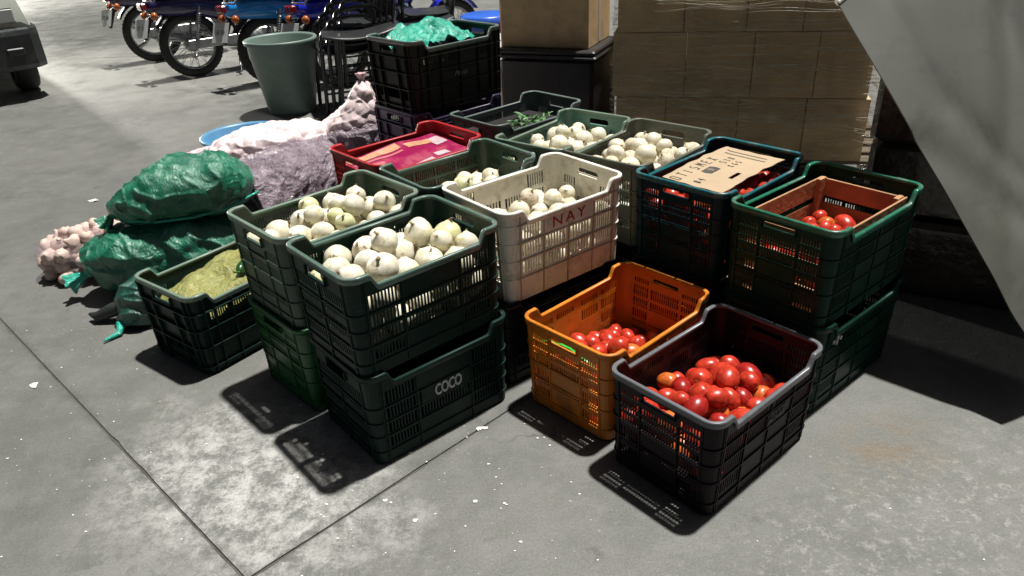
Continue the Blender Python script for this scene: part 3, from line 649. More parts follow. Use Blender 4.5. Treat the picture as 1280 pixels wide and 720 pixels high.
M['onion_spot'] = mat('spotted_onion_skin', (0.72,0.68,0.54), 0.4, noise_amt=0.15, nscale=2, bump=0.25, bscale=20, dirt=(0.34,0.22,0.10), dirt_amt=0.7, dscale=2.4)
ON = [onion_mesh(i, [M[('onion','onion_spot','onion','onion','onion_spot')[i]], M['root']]) for i in range(5)] + [onion_mesh(7, [M['onion_green'], M['root']])]
OND = [onion_mesh(20+i, [M['onion_dry'] if i else M['onion'], M['root']]) for i in range(2)]
def tomato_mesh(seed, mt):
    r_ = random.Random(seed); mb = MB(); nu, nv = 20, 13; rings = []; el = r_.uniform(1.1, 1.32); off = Vector((seed*3.1, 0, 0))
    for i in range(1, nv):
        t = math.pi*i/nv; ring = []
        for k in range(nu):
            a = 2*math.pi*k/nu; rr = math.sin(t)**.92; z = -math.cos(t)*el
            if i == nv-1: z -= .10; rr *= .8
            p = Vector((rr*math.cos(a), rr*math.sin(a), z)); p *= 1+.04*fbm(p+off, 1.1, 1)
            ring.append(p)
        rings.append(ring)
    mb.loft(rings, True, True, 0, True)
    z = rings[-1][0].z; mb.lathe([(.10,z-.02),(.07,z+.03),(.0,z+.02)], 8, mi=1)
    return mb.mesh('tomato', [mt, M['scar']])
TO = [tomato_mesh(i, M['tomato']) for i in range(3)] + [tomato_mesh(5, M['tomato_orange']), tomato_mesh(6, M['tomato_dark'])]
LOWS = MB(); LOWS.lathe([(math.sin(math.pi*i/5), -math.cos(math.pi*i/5)) for i in range(6)], 9)
def pack(key, kind, r0, prof, label, words, group, z_floor=.014, topn=60, mx=.232, my=.150, seed=1, contents_bulk=True):
    """drop rounded produce into the crate one by one until the heap reaches the profile"""
    t = CRATES[key]; rg = random.Random(seed); P = []; base_z = t.location.z
    rz = t.rotation_euler.z; ca, sa = math.cos(rz), math.sin(rz)
    sx, sy = t.scale.x, t.scale.y
    mx, my = mx*sx, my*sy
    misses = 0
    while misses < 14 and len(P) < 420:
        r = r0*rg.uniform(.80, 1.15); best = None
        for _ in range(70):
            x = rg.uniform(-mx+r*.72, mx-r*.72); y = rg.uniform(-my+r*.72, my-r*.72)
            z = z_floor+r*.95
            for (px, py, pz, pr) in P:
                if pz+pr+r < z: continue
                d2 = (px-x)**2+(py-y)**2; s_ = (pr+r)*.93
                if d2 < s_*s_: z = max(z, pz+math.sqrt(s_*s_-d2))
            e = z + r*.9 - prof(x/mx, y/my)
            if best is None or e < best[0]: best = (e, x, y, z)
        if best[0] > 0: misses += 1; continue
        misses = 0; P.append((best[1], best[2], best[3], r))
    # which of them lie on top
    vis = []; low = []
    for i, (x, y, z, r) in enumerate(P):
        cover = sum(1 for j, (a, b, c, q) in enumerate(P) if j != i and c > z+r*.35 and (a-x)**2+(b-y)**2 < (r*1.15)**2)
        (vis if (cover <= 1 and z > prof(x/mx, y/my)-r*4.2) else low).append((x, y, z, r))
    # rows for the labels, ordered as seen from the camera's side
    def world(x, y): return (t.location.x+ca*x-sa*y, t.location.y+sa*x+ca*y)
    vis = [(x, y, z, r, *world(x, y)) for x, y, z, r in vis]
    vis.sort(key=lambda q: q[5]+.0*q[4]+.35*q[2])
    nrow = max(1, min(6, round(math.sqrt(len(vis)/1.6)))); rows = [vis[round(i*len(vis)/nrow):round((i+1)*len(vis)/nrow)] for i in range(nrow)]
    names = {1:['only'],2:['front','back'],3:['front','middle','back'],4:['front','second','third','back'],5:['front','second','third','fourth','back'],6:['front','second','third','fourth','fifth','back']}[nrow]
    cnt = 0
    for rn, row in zip(names, rows):
        row.sort(key=lambda q: q[4]/q[5])
        for k, (x, y, z, r, wx, wy) in enumerate(row):
            me, adj = (rg.choice(ON[:5]*2+ON[5:]), 'white onion') if kind == 'onion' else ((rg.choice(ON[:2]+OND*3), 'dry-skinned white onion') if kind == 'dry' else (rg.choice(TO[:3]*3+[TO[3], TO[4], TO[4]]), 'red plum tomato'))
            if me is TO[3]: adj = 'orange plum tomato'
            if me is TO[4]: adj = 'deep red plum tomato'
            if kind == 'dry' and me in ON: adj = 'pale white onion'
            o = link('tomato' if kind == 'tomato' else 'onion', me)
            o.location = (wx, wy, base_z+z); o.scale = (r, r, r)
            o.rotation_euler = (rg.uniform(-1.0, 1.0) + (1.2 if kind == 'tomato' else 0), rg.uniform(-.9, .9), rg.uniform(0, 6.28))
            tag(o, '%s, %s from left in the %s row, %s' % (adj, ordinal(min(k, 14)), rn, words), 'tomato' if kind == 'tomato' else 'onion', group); cnt += 1
    if low:
        mb = MB(); v0 = LOWS.v; f0 = LOWS.f
        for (x, y, z, r) in low:
            wx, wy = world(x, y)
            mb.add([(wx+a*r, wy+b*r, base_z+z+c*r) for a, b, c in v0], f0, 0, True)
        o = mb.build('tomato_pile' if kind == 'tomato' else 'onion_pile', M['tomato'] if kind == 'tomato' else M['onion'])
        tag(o, 'packed lower layers of %s under the heap in the %s' % ('tomatoes' if kind == 'tomato' else 'onions', words), 'tomatoes' if kind == 'tomato' else 'onions', kind='stuff')
    return P
g_ = lambda x, y, a, b, s: math.exp(-(((x-a)/s)**2+((y-b)/s)**2))
pack('K', 'tomato', .0325, lambda x, y: .222 + .042*g_(x, y, -.2, .1, .6) - .05*max(0, x-.35) - .03*max(0, -x-.6)*0, '', 'grey-rimmed black crate', 'tomatoes in the black crate', seed=3)
pack('O', 'tomato', .030, lambda x, y: .165+.05*g_(x, y, -.25, -.15, .6)-.05*max(0, x), '', 'orange crate', 'tomatoes in the orange crate', seed=5)
pack('T1', 'tomato', .028, lambda x, y: .262-.02*x, '', 'teal crate', 'tomatoes in the teal crate', seed=6)
pack('W1', 'tomato', .028, lambda x, y: .190+.03*g_(x, y, -.5, -.1, .7), '', 'wooden box', 'tomatoes in the wooden box', z_floor=.09, mx=.185, my=.115, seed=8)
pack('G1', 'onion', .042, lambda x, y: .298+.050*g_(x, y, -.35, .0, .40)+.028*g_(x, y, .5, .35, .4)-.02*max(0,x), '', 'green crate atop COCO', 'white onions in the front green crate', seed=9)
pack('L1', 'onion', .039, lambda x, y: .290+.045*g_(x, y, .45, .1, .55), '', 'leftmost onion crate', 'white onions in the left crate', seed=10)
pack('WH', 'dry', .037, lambda x, y: .232+.055*g_(x, y, .1, .0, .5), '', 'white NAY crate', 'onions in the white crate', seed=12)
pack('M1', 'onion', .039, lambda x, y: .225+.06*g_(x, y, .2, -.2, .6), '', 'crate beside the red one', 'onions in the middle green crate', seed=14)
pack('TQ', 'onion', .038, lambda x, y: .280+.04*g_(x, y, .25, .1, .5), '', 'turquoise crate', 'onions in the turquoise crate', seed=15)
pack('GY', 'dry', .037, lambda x, y: .275+.045*g_(x, y, .1, .15, .6), '', 'olive grey crate', 'onions in the olive grey crate', seed=17)

# ------------------------------------------------------------------ wooden box nested in the bottle green crate
t = CRATES['W1']; a = t.rotation_euler.z
wb = thing('wooden_box', 'small slatted wooden box nested inside the bottle green crate', 'wooden box', (t.location.x, t.location.y, t.location.z+.013), a)
def slat(p0, p1): mb = MB(); mb.bevbox(p0[0], p1[0], p0[1], p1[1], p0[2], p1[2], .0015); return mb
bx, by, bz0, bh = .225, .142, .03, .262
for k, (z0, z1) in enumerate(((.035,.10),(.118,.180),(.198,.262))):
    for s in (-1, 1):
        y0, y1 = sorted((s*by, s*(by-.007))); slat((-bx, y0, z0), (bx, y1, z1)).build('slat', M['wood'], wb)
        x0, x1 = sorted((s*(bx-.0005), s*(bx-.0075))); slat((x0, -by+.0075, z0+.002), (x1, by-.0075, z1-.002)).build('slat', M['wood'], wb)
for sx in (-1, 1):
    for sy in (-1, 1):
        x0, x1 = sorted((sx*(bx-.0082), sx*(bx-.046))); y0, y1 = sorted((sy*(by-.0078), sy*(by-.024)))
        slat((x0, y0, .0), (x1, y1, .266)).build('corner_post', M['wood'], wb)
slat((-bx, -by, .0), (bx, by, .008)).build('base', M['wood'], wb)

# cardboard sheet on the tomatoes in the teal crate
t = CRATES['T1']; a = t.rotation_euler.z
cs = thing('cardboard_sheet', 'tan cardboard sheet with marker writing and an oval hand hole lying on the tomatoes', 'cardboard sheet', (t.location.x, t.location.y, t.location.z+.288), a)
sheet = MB(); nx, ny = 30, 20; X0, X1, Y0, Y1 = -.175, .215, -.120, .110
hole = (-.03, -.075, .034, .009)
def szz(x, y): return .008*math.sin(7*x+1)+.010*(y*6)**2*.3+.05*(x+.0)*.1 + .012*y
def inh(x, y): return abs(x-hole[0]) < .030 and abs(y-hole[1]) < .008
gx = sorted(set([X0+(X1-X0)*i/nx for i in range(nx+1)]+[hole[0]-.03, hole[0]+.03])); gy = sorted(set([Y0+(Y1-Y0)*i/ny for i in range(ny+1)]+[hole[1]-.008, hole[1]+.008]))
def edge(x, y):
    dx = .006*noise.noise(Vector((0, y*25, 3))) if x in (gx[0], gx[-1]) else 0; dy = .006*noise.noise(Vector((x*20, 0, 9))) if y in (gy[0], gy[-1]) else 0
    return x+dx, y+dy
for i in range(len(gx)-1):
    for j in range(len(gy)-1):
        cx, cy = (gx[i]+gx[i+1])/2, (gy[j]+gy[j+1])/2
        if inh(cx, cy): continue
        q = [edge(gx[i], gy[j]), edge(gx[i+1], gy[j]), edge(gx[i+1], gy[j+1]), edge(gx[i], gy[j+1])]
        sheet.hexa([(x, y, szz(x, y)-.003) for x, y in q]+[(x, y, szz(x, y)) for x, y in q])
sheet.build('sheet', M['cardboard'], cs)
def pen(strokes, r=.0016, name='lettering', mt='pen'):
    mb = MB()
    for st in strokes:
        q = []
        for (p, p2) in zip(st[:-1], st[1:]):
            for k in range(4): f = k/4; q.append((p[0]+(p2[0]-p[0])*f, p[1]+(p2[1]-p[1])*f))
        q.append(st[-1]); rings = []
        for k, (x, y) in enumerate(q):
            x2, y2 = q[min(k+1, len(q)-1)]; x1, y1 = q[max(k-1, 0)]; d = Vector((x2-x1, y2-y1, 0)).normalized(); nn = Vector((-d.y, d.x, 0))*r
            z = szz(x, y)+.0003
            rings.append([(x+nn.x, y+nn.y, z), (x-nn.x, y-nn.y, z), (x-nn.x, y-nn.y, z+.0005), (x+nn.x, y+nn.y, z+.0005)])
        mb.loft(rings, True, True)
    return mb.build(name, M[mt], cs)
def letters(txt, x, y, h, adv):
    G = {'O':[[(0,.0),(0,1),(.6,1),(.6,0),(0,0)]],'T':[[(0,1),(.7,1)],[(.35,1),(.35,0)]],'I':[[(.2,0),(.2,1)]],'S':[[(.6,1),(.1,.9),(.1,.6),(.6,.4),(.5,0),(0,.05)]],'M':[[(0,0),(.1,1),(.35,.4),(.6,1),(.7,0)]],
         'E':[[(.6,1),(0,1),(0,0),(.6,0)],[(0,.5),(.5,.5)]],'X':[[(0,0),(.6,1)],[(0,1),(.6,0)]],'L':[[(0,1),(0,0),(.5,0)]],'5':[[(.6,1),(0,1),(0,.6),(.5,.5),(.5,.1),(0,0)]],'3':[[(0,1),(.5,.9),(.2,.5),(.6,.3),(0,0)]],
         'K':[[(0,0),(0,1)],[(.5,1),(0,.5),(.6,0)]],'G':[[(.6,.9),(.2,1),(0,.5),(.2,0),(.6,.1),(.6,.45),(.35,.45)]],'#':[[(.2,0),(.3,1)],[(.5,0),(.6,1)],[(0,.3),(.8,.35)],[(0,.7),(.8,.75)]],'4':[[(.4,0),(.4,1),(0,.4),(.6,.4)]],
         '0':[[(0,.2),(.1,1),(.5,.9),(.5,.1),(.1,0),(0,.2)]],'Y':[[(0,1),(.3,.5),(.6,1)],[(.3,.5),(.3,0)]],' ':[]}
    out = []
    for k, ch in enumerate(txt):
        for st in G.get(ch, []): out.append([(x+k*adv+h*.62*a_, y+h*b_) for a_, b_ in st])
    return out
# writing runs along the long side, read from the front
pen(letters('OTISMEX', -.165, .050, .038, .036), .0021)
pen(letters('#4', -.150, -.020, .028, .026), .0018)
pen(letters('530', .050, .010, .026, .026)+letters('KGS', .035, -.028, .022, .024), .0016)
pen([[(.15,.075),(.145,.06),(.145,-.085)], [(.182,.085),(.175,.07),(.175,-.075)]], .0030)
st = MB()
x0, x1, y0, y1 = -.065, .0, -.005, .035
rg = [(x0+.008, y0),(x1-.004, y0),(x1, (y0+y1)/2),(x1-.008, y1),(x0+.004, y1),(x0, (y0+y1)/2)]
st.loft([[(x, y, szz(x, y)+.0003) for x, y in rg], [(x, y, szz(x, y)+.0009) for x, y in rg]], True, True); st.build('stamp', M['pen'], cs)
el = MB(); el.torus(.011, .0012, (-.034, .015, szz(-.034,.015)+.0012), 20, 5, axis='z'); el.torus(.005, .0012, (-.034, .015, szz(-.034,.015)+.0012), 14, 5, axis='z'); el.build('stamp_ring', M['cardboard'], cs)

# magenta printed sheet in the red crate
t = CRATES['R']; a = t.rotation_euler.z
M['magenta'] = mat('magenta_print', (0.27,0.008,0.065), 0.3, noise_amt=0.15, dirt=(0.50,0.16,0.18), dirt_amt=0.6, dscale=5)
M['pinkp'] = mat('pink_print', (0.48,0.14,0.16), 0.35, noise_amt=0.15)
M['peach'] = mat('peach_print', (0.52,0.26,0.15), 0.35, noise_amt=0.2, nscale=30, dirt=(0.55,0.4,0.33), dirt_amt=0.7, dscale=22)
M['whitep'] = mat('white_print', (0.50,0.38,0.40), 0.35, noise_amt=0.15)
ms = thing('printed_sheet', 'creased magenta printed cardboard sheet lying in the red crate', 'printed sheet', (t.location.x, t.location.y, t.location.z+.255), a)
def zz(x, y): return .010*noise.noise(Vector((x*9, y*9, 0)))+.012*math.sin(x*9)*.5+.008*(y/.14)
def patch(x0, x1, y0, y1, name, mt, lift, nx=18, ny=10, sk=0.0):
    mb = MB(); vs = []; fs = []
    for j in range(ny+1):
        for i in range(nx+1):
            x = x0+(x1-x0)*i/nx; y = y0+(y1-y0)*j/ny + sk*(x-x0); vs.append((x, y, zz(x, y)+lift))
    for j in range(ny):
        for i in range(nx): a_ = j*(nx+1)+i; fs.append((a_, a_+1, a_+nx+2, a_+nx+1))
    mb.add(vs, fs, 0, True); b = len(vs); mb.add([(x, y, z-.0016) for x, y, z in vs], [f[::-1] for f in fs], 0, True)
    return mb.build(name, mt, ms)
patch(-.22, .225, -.145, .145, 'sheet', M['magenta'], 0, 40, 26)
patch(-.21, .03, .075, .125, 'printed_band', M['peach'], .0022, 20, 5, .05)
patch(-.215, .02, .040, .056, 'printed_band', M['pinkp'], .0022, 20, 4, .06)
patch(-.21, -.10, -.03, .022, 'printed_band', M['pinkp'], .0022, 10, 4, .0)
patch(.05, .17, .060, .105, 'printed_band', M['peach'], .0022, 10, 4, .0)
patch(-.04, .06, -.125, -.095, 'printed_band', M['whitep'], .0022, 10, 4, .15)
patch(.16, .215, .02, .10, 'printed_band', M['whitep'], .0022, 8, 6, .0)
patch(.085, .15, -.09, -.055, 'printed_band', M['whitep'], .0022, 8, 4, .1)
patch(-.17, -.06, -.12, -.108, 'printed_band', M['whitep'], .0022, 8, 3, .05)

# ------------------------------------------------------------------ sacks
def cr(p0, p1, p2, p3, t):
    return 0.5*((2*p1)+(p2-p0)*t+(2*p0-5*p1+4*p2-p3)*t*t+(3*p1-p0-3*p2+p3)*t**3)
def sack_mb(spine, nu=130, nv=150, lump=0.0, lsize=.05, wr=.012, seed=0.0, floor=.004, wfreq=5.0, ridge=1.0):
    """spine entries (x, y, z, width radius, height radius); lumps swell where contents press outwards"""
    S = [Vector(s[:3]) for s in spine]; A = [s[3] for s in spine]; B = [s[4] for s in spine]; n = len(spine); rings = []
    def get(L_, t):
        i = min(int(t), n-2); f = t-i; q = [L_[max(0, min(n-1, k))] for k in (i-1, i, i+1, i+2)]; return cr(*q, f)
    off = Vector((seed*7.3, seed*3.1, seed))
    for j in range(nv+1):
        t = (n-1)*j/nv; c = get(S, t); d = (get(S, min(n-1, t+.02))-get(S, max(0, t-.02))).normalized()
        sx = d.cross(Vector((0,0,1)));  sx = sx.normalized() if sx.length > .1 else Vector((1,0,0)); up = sx.cross(d).normalized()
        ra, rb = max(.004, get(A, t)), max(.004, get(B, t)); ring = []
        for k in range(nu):
            a = 2*math.pi*k/nu; ca_, sa_ = math.cos(a), math.sin(a)
            p = c + sx*ra*math.copysign(abs(ca_)**.85, ca_) + up*rb*math.copysign(abs(sa_)**.85, sa_)
            nn = (sx*ca_*rb+up*sa_*ra).normalized()
            dsp = wr*fbm(p+off, wfreq, 3) + wr*ridge*((1-abs(noise.noise(Vector(((p.x+seed)*9+noise.noise(p*5)*1.5, p.y*16, p.z*16))))*2.2)**3*.5)
            if lump:
                vd = noise.voronoi((p+off)/lsize)[0][0]; dsp += lump*(.55-min(vd, 1.0)**1.5*1.1)
            dsp *= min(1, min(ra, rb)/.05)
            p = p+nn*dsp
            if p.z < floor: p.z = floor+.002*noise.noise(p*30)
            ring.append(p)
        rings.append(ring)
    mb = MB(); mb.loft(rings, True, True, 0, True); return mb
def tie(parent, p, d, mt, r=.018, n=9, ln=.09, name='tied_end'):
    mb = MB(); d = Vector(d).normalized(); p = Vector(p)
    a = d.cross(Vector((0,0,1))); a = a.normalized() if a.length > .1 else Vector((1,0,0)); b = d.cross(a)
    rings = []
    for j in range(9):
        f = j/8; rr = r*(.55+1.6*abs(f-.25)**1.1); rings.append([p+d*ln*f+(a*math.cos(2*math.pi*k/24)+b*math.sin(2*math.pi*k/24))*rr*(1+.35*math.sin(k*2*math.pi/24*5+j*.4)) for k in range(24)])
    mb.loft(rings, True, True, 0, True); return mb.build(name, mt, parent)
def sack(name, label, cat, spine, mt, **k):
    o0 = Vector((spine[len(spine)//2][0], spine[len(spine)//2][1], 0))
    t = thing(name, label, cat, o0); sp = [(s[0]-o0.x, s[1]-o0.y, *s[2:]) for s in spine]
    t['group'] = 'net sacks heaped left of the crates'
    sack_mb(sp, **k).build('net_bag', mt, t)
    return t, o0
# lower green sacks
t, o0 = sack('net_sack', 'green net sack squashed flat at the bottom of the green pair', 'sack', [(-1.79,2.84,.14,.02,.02),(-1.76,2.85,.15,.09,.09),(-1.66,2.88,.16,.14,.125),(-1.52,2.92,.16,.16,.135),(-1.36,2.95,.15,.16,.14),(-1.22,2.98,.14,.13,.12),(-1.13,3.0,.13,.02,.02)], M['net_green'], lump=.016, lsize=.085, wr=.022, seed=1)
tie(t, Vector((-1.79,2.84,.12))-o0, (-1,-.25,-.5), M['net_teal'], r=.022, ln=.10)
t, o0 = sack('net_sack', 'dark green net sack standing on the floor beside the yellow net crate', 'sack', [(-1.50,2.56,.0,.05,.05),(-1.50,2.58,.03,.08,.08),(-1.49,2.62,.08,.09,.09),(-1.48,2.66,.12,.08,.07),(-1.47,2.70,.16,.04,.04),(-1.47,2.72,.18,.01,.01)], M['net_dark'], lump=.01, lsize=.06, wr=.02, seed=2)
tl = MB(); tl.tube([(.02,-.02,.06),(-.06,-.05,.07),(-.13,-.04,.05),(-.20,-.05,.025),(-.24,-.03,.03)], [.012,.026,.03,.022,.006], 12); tl.build('tied_end', M['neck'], t)
tl = MB(); tl.tube([(-.05,-.08,.05),(-.07,-.13,.03),(-.06,-.17,.015),(-.10,-.22,.01)], [.02,.018,.012,.004], 10); tl.build('tied_end', M['net_teal'], t)
# upper green sack
t, o0 = sack('net_sack', 'shiny green net sack lying across the top of the other green sacks', 'sack', [(-1.67,2.93,.34,.02,.02),(-1.63,2.94,.36,.07,.05),(-1.54,2.97,.39,.13,.09),(-1.42,3.00,.41,.16,.115),(-1.29,3.03,.415,.17,.12),(-1.22,3.06,.41,.15,.11),(-1.14,3.09,.39,.10,.07),(-1.11,3.10,.38,.02,.02)], M['net_green'], lump=.016, lsize=.085, wr=.022, seed=3)
tie(t, Vector((-1.665,2.93,.34))-o0, (-1,-.3,-.9), M['net_green'], r=.02, ln=.07)
sm = MB(); sm.tube([(-1.58-o0.x,2.86-o0.y,.335),(-1.45-o0.x,2.84-o0.y,.33),(-1.30-o0.x,2.86-o0.y,.335),(-1.17-o0.x,2.91-o0.y,.35),(-1.07-o0.x,3.02-o0.y,.375)], .006, 6); sm.build('seam', M['net_teal'], t)
# garlic sack at the far left: single bulbs in a loose white net
gt = thing('garlic_sack', 'loose pale net of garlic bulbs slumped on the floor left of the green sacks', 'sack', (-1.90,3.12,0)); gt['group'] = 'net sacks heaped left of the crates'
def bulb_mesh(seed):
    mb = MB(); rings = []; nu = 20
    for i in range(1, 12):
        t_ = math.pi*i/12; ring = []
        for k in range(nu):
            a = 2*math.pi*k/nu; rr = math.sin(t_)*(1+.07*math.cos(7*a+seed)); z = -math.cos(t_)*.8
            if i >= 9: rr *= (.62, .55, .7)[i-9]; z += (.04, .16, .30)[i-9]
            ring.append((rr*math.cos(a), rr*math.sin(a), z))
        rings.append(ring)
    mb.loft(rings, True, True, 0, True); return mb.mesh('garlic_bulb', M['garlic_tan'])
BU = [bulb_mesh(i) for i in range(3)]; rg = random.Random(4); P = []
tries = 0
while len(P) < 95 and tries < 6000:
    tries += 1; r = rg.uniform(.032, .040); x = rg.uniform(-.24,.24); y = rg.uniform(-.15,.15)
    if (x/.25)**2+(y/.16)**2 > 1: continue
    z = r*.85
    for (a_, b_, c_, q_) in P:
        d2 = (a_-x)**2+(b_-y)**2; s_ = (r+q_)*.78
        if d2 < s_*s_: z = max(z, c_+math.sqrt(s_*s_-d2))
    if z > .215*(1-.55*((x/.26)**2+(y/.17)**2)): continue
    P.append((x, y, z, r))
for (x, y, z, r) in P:
    link('garlic_bulb', rg.choice(BU), gt, loc=(x, y, z), rot=(rg.uniform(-1.2,1.2), rg.uniform(-1.2,1.2), rg.uniform(0,6)), scale=(r, r, r))
shell = []
for j in range(19):
    f = j/18; a_ = math.pi*f; x_ = -.258*math.cos(a_); k_ = max(.05, math.sin(a_))**.7
    shell.append([(x_+.006*noise.noise(Vector((f*9, k, 0))), .165*k_*math.cos(2*math.pi*k/40)*(1+.05*noise.noise(Vector((f*6, k*.5, 3)))), max(.003, .095+.108*k_*math.sin(2*math.pi*k/40)*(1+.12*noise.noise(Vector((f*7, k*.6, 8)))))) for k in range(40)])
M['veil'] = mat('thin_pink_net', (0.62,0.50,0.50), 0.4, noise_amt=0.3, nscale=40, alpha=0.22, bump=0.5, bscale=60)
mb = MB(); mb.loft(shell, True, True, 0, True); mb.build('net_bag', M['veil'], gt)
# purple sack and the white ones on it
t, o0 = sack('purple_sack', 'purple-grey net sack bulging beside the red crate', 'sack', [(-1.25,3.20,.22,.04,.05),(-1.24,3.215,.22,.19,.19),(-1.17,3.29,.22,.215,.22),(-1.02,3.50,.22,.22,.21),(-.92,3.72,.21,.20,.20),(-.82,3.86,.20,.15,.17),(-.77,3.95,.20,.03,.03)], M['net_purple'], lump=.012, lsize=.055, wr=.02, seed=5)
rm = MB(); o_ = Vector((-1.25-o0.x, 3.21-o0.y, .22)); 
rm.tube([(o_.x+.145*math.cos(a), o_.y-.13*math.cos(a)*.9, o_.z+.19*math.sin(a)) for a in [i*2*math.pi/28 for i in range(29)]], .006, 6); rm.build('hem', M['net_purple'], t)
t, o0 = sack('purple_sack', 'small purple-grey net sack wedged between the red crate and the tall stack', 'sack', [(-.93,3.72,.36,.03,.03),(-.88,3.72,.37,.09,.08),(-.78,3.74,.38,.13,.11),(-.66,3.78,.38,.11,.10),(-.58,3.83,.37,.03,.03)], M['net_purple'], lump=.010, lsize=.05, wr=.02, seed=6)
t, o0 = sack('garlic_sack', 'white garlic sack lying along the top of the purple sack', 'sack', [(-1.50,3.66,.33,.03,.03),(-1.44,3.66,.35,.12,.07),(-1.28,3.68,.38,.16,.09),(-1.12,3.70,.39,.16,.09),(-.97,3.74,.39,.12,.08),(-.86,3.78,.36,.03,.03)], M['net_white'], lump=.020, lsize=.052, wr=.012, seed=7)
t, o0 = sack('garlic_sack', 'white garlic sack standing upright with a pointed neck against the tall stack', 'sack', [(-.92,3.86,.03,.14,.14),(-.89,3.84,.16,.19,.17),(-.84,3.80,.30,.19,.17),(-.77,3.77,.42,.14,.13),(-.725,3.76,.51,.095,.095),(-.705,3.76,.59,.060,.060),(-.70,3.775,.66,.022,.022)], M['net_white'], lump=.020, lsize=.052, wr=.012, seed=8)
tie(t, Vector((-.70,3.77,.65))-o0, (.02,0,1), M['net_pink'], r=.014, ln=.05)
t, o0 = sack('pink_sack', 'pink net sack edge showing between the blue basin and the upper green sack', 'sack', [(-1.74,3.86,.20,.03,.03),(-1.68,3.84,.22,.10,.08),(-1.52,3.82,.25,.14,.10),(-1.36,3.82,.26,.12,.10),(-1.28,3.82,.26,.02,.02)], M['net_pink'], lump=.014, lsize=.05, wr=.015, seed=9)

# teal netting spilling out of the topmost crate
t = CRATES['TB']
def cloth(key, label, cat, name, mt, x0, x1, y0, y1, zf, nx=60, ny=44, rag=.02, thick=.002):
    t = CRATES[key]; o = thing(name, label, cat, t.location.copy(), t.rotation_euler.z); vs = []
    for j in range(ny+1):
        for i in range(nx+1):
            u, v = i/nx, j/ny; x = x0+(x1-x0)*u; y = y0+(y1-y0)*v
            ed = min(u, 1-u, v, 1-v); p = Vector((x, y, 0))
            x += rag*noise.noise(p*14+Vector((0,0,5))); y += rag*noise.noise(p*14+Vector((0,0,9)))
            vs.append((x, y, zf(x, y, u, v)))
    fs = [(j*(nx+1)+i, j*(nx+1)+i+1, (j+1)*(nx+1)+i+1, (j+1)*(nx+1)+i) for j in range(ny) for i in range(nx)]
    mb = MB(); mb.add(vs, fs, 0, True); mb.build('net', mt, o); return o
cloth('TB', 'crumpled teal net heaped in the topmost black crate', 'net', 'teal_net', M['net_teal'], -.245, .17, -.15, .15,
      lambda x, y, u, v: .315+.055*fbm(Vector((x, y, 0)), 7, 4)+.035*g_(x, y, -.05, .06, .13)-.05*max(0, (abs(x+.03)/.22)**3)*.8-.03*(abs(y)/.15)**4)
# yellow net bag in the dark green crate at the far left
cloth('CH', 'yellow-green net bag of chillies filling the crate at the far left', 'net bag', 'yellow_net_bag', M['net_yellow'], -.232, .232, -.150, .150,
      lambda x, y, u, v: .270+.022*fbm(Vector((x, y, 0)), 9, 5)+.030*x/.23-.06*((abs(x)/.232)**8+(abs(y)/.150)**8), rag=.004)
def chili(loc, rz, L_, r, label, group=None, mt='chili', nm='chili_pepper'):
    t = thing(nm, label, 'chilli', loc, rz, group); mb = MB()
    pts = [(L_*f, .012*math.sin(f*3), .012*math.sin(f*2.2)) for f in [i/9 for i in range(10)]]
    mb.tube(pts, [r*q for q in (.55,.95,1.0,.98,.92,.82,.66,.48,.28,.08)], 12); mb.build('pod', M[mt], t)
    s = MB(); s.tube([(0,0,0),(-.012,0,.004),(-.03,.002,.014)], [.006,.004,.0035], 6); s.build('stalk', M['leaf'], t)
t = CRATES['CH']
def inc(key, x, y, z):
    t = CRATES[key]; a = t.rotation_euler.z; return (t.location.x+math.cos(a)*x-math.sin(a)*y, t.location.y+math.sin(a)*x+math.cos(a)*y, t.location.z+z)
chili(inc('CH', -.0,-.095,.288), 1.3, .11, .017, 'glossy dark green chilli on the yellow net bag, nearest the rim')
chili(inc('CH', .09,-.07,.303), .5, .09, .015, 'glossy dark green chilli lying behind the other one on the yellow net bag')
# bright green bag end behind the hand hole of the orange crate
cloth('O', 'bright green plastic bag stuffed along the front end of the orange crate', 'plastic bag', 'green_bag', M['lime'], -.238, -.185, -.10, .13,
      lambda x, y, u, v: .262-.10*max(0,(u-.2))+.015*fbm(Vector((x, y, 0)), 14, 3)-.03*(abs(y-.01)/.12)**4, 12, 34, rag=.003)
# greens in the slate grey crate: single leaves
def leaf_bunch(key, cx, cy, cz, n, label, rad=.07, lsz=.05):
    o = thing('leafy_greens', label, 'leafy greens', inc(key, cx, cy, cz)); rg = random.Random(cx*100+n); mb = MB()
    for k in range(n):
        a = rg.uniform(0, 6.28); q = rad*math.sqrt(rg.random()); p = Vector((q*math.cos(a), q*math.sin(a), rg.uniform(-.02, .045)*(1-q/rad*.6)))
        d = Vector((math.cos(a+rg.uniform(-.9,.9)), math.sin(a+rg.uniform(-.9,.9)), rg.uniform(-.1,.9))).normalized(); s = d.cross(Vector((0,0,1))).normalized(); up = s.cross(d)
        L_ = lsz*rg.uniform(.6,1.3); W_ = L_*rg.uniform(.28,.5)
        v = [p]; 
        for f, wv in ((.3,.8),(.6,1),(.85,.6)):
            c = p+d*L_*f-up*L_*.25*f*f; v += [c+s*W_*.5*wv+up*.004, c, c-s*W_*.5*wv+up*.004]
        v.append(p+d*L_-up*L_*.25)
        mb.add(v, [(0,1,2),(0,2,3),(1,4,5,2),(2,5,6,3),(4,7,8,5),(5,8,9,6),(7,10,8),(8,10,9)], 0, True)
    l = mb.build('leaves', M['leaf'], o); l['kind'] = 'stuff'; return o
leaf_bunch('GB', -.02, -.08, .25, 34, 'bunch of green leaves at the near end of the slate grey crate', rad=.055, lsz=.045)
leaf_bunch('GB', .07, -.11, .25, 22, 'smaller bunch of green leaves further back in the slate grey crate', rad=.035, lsz=.04)
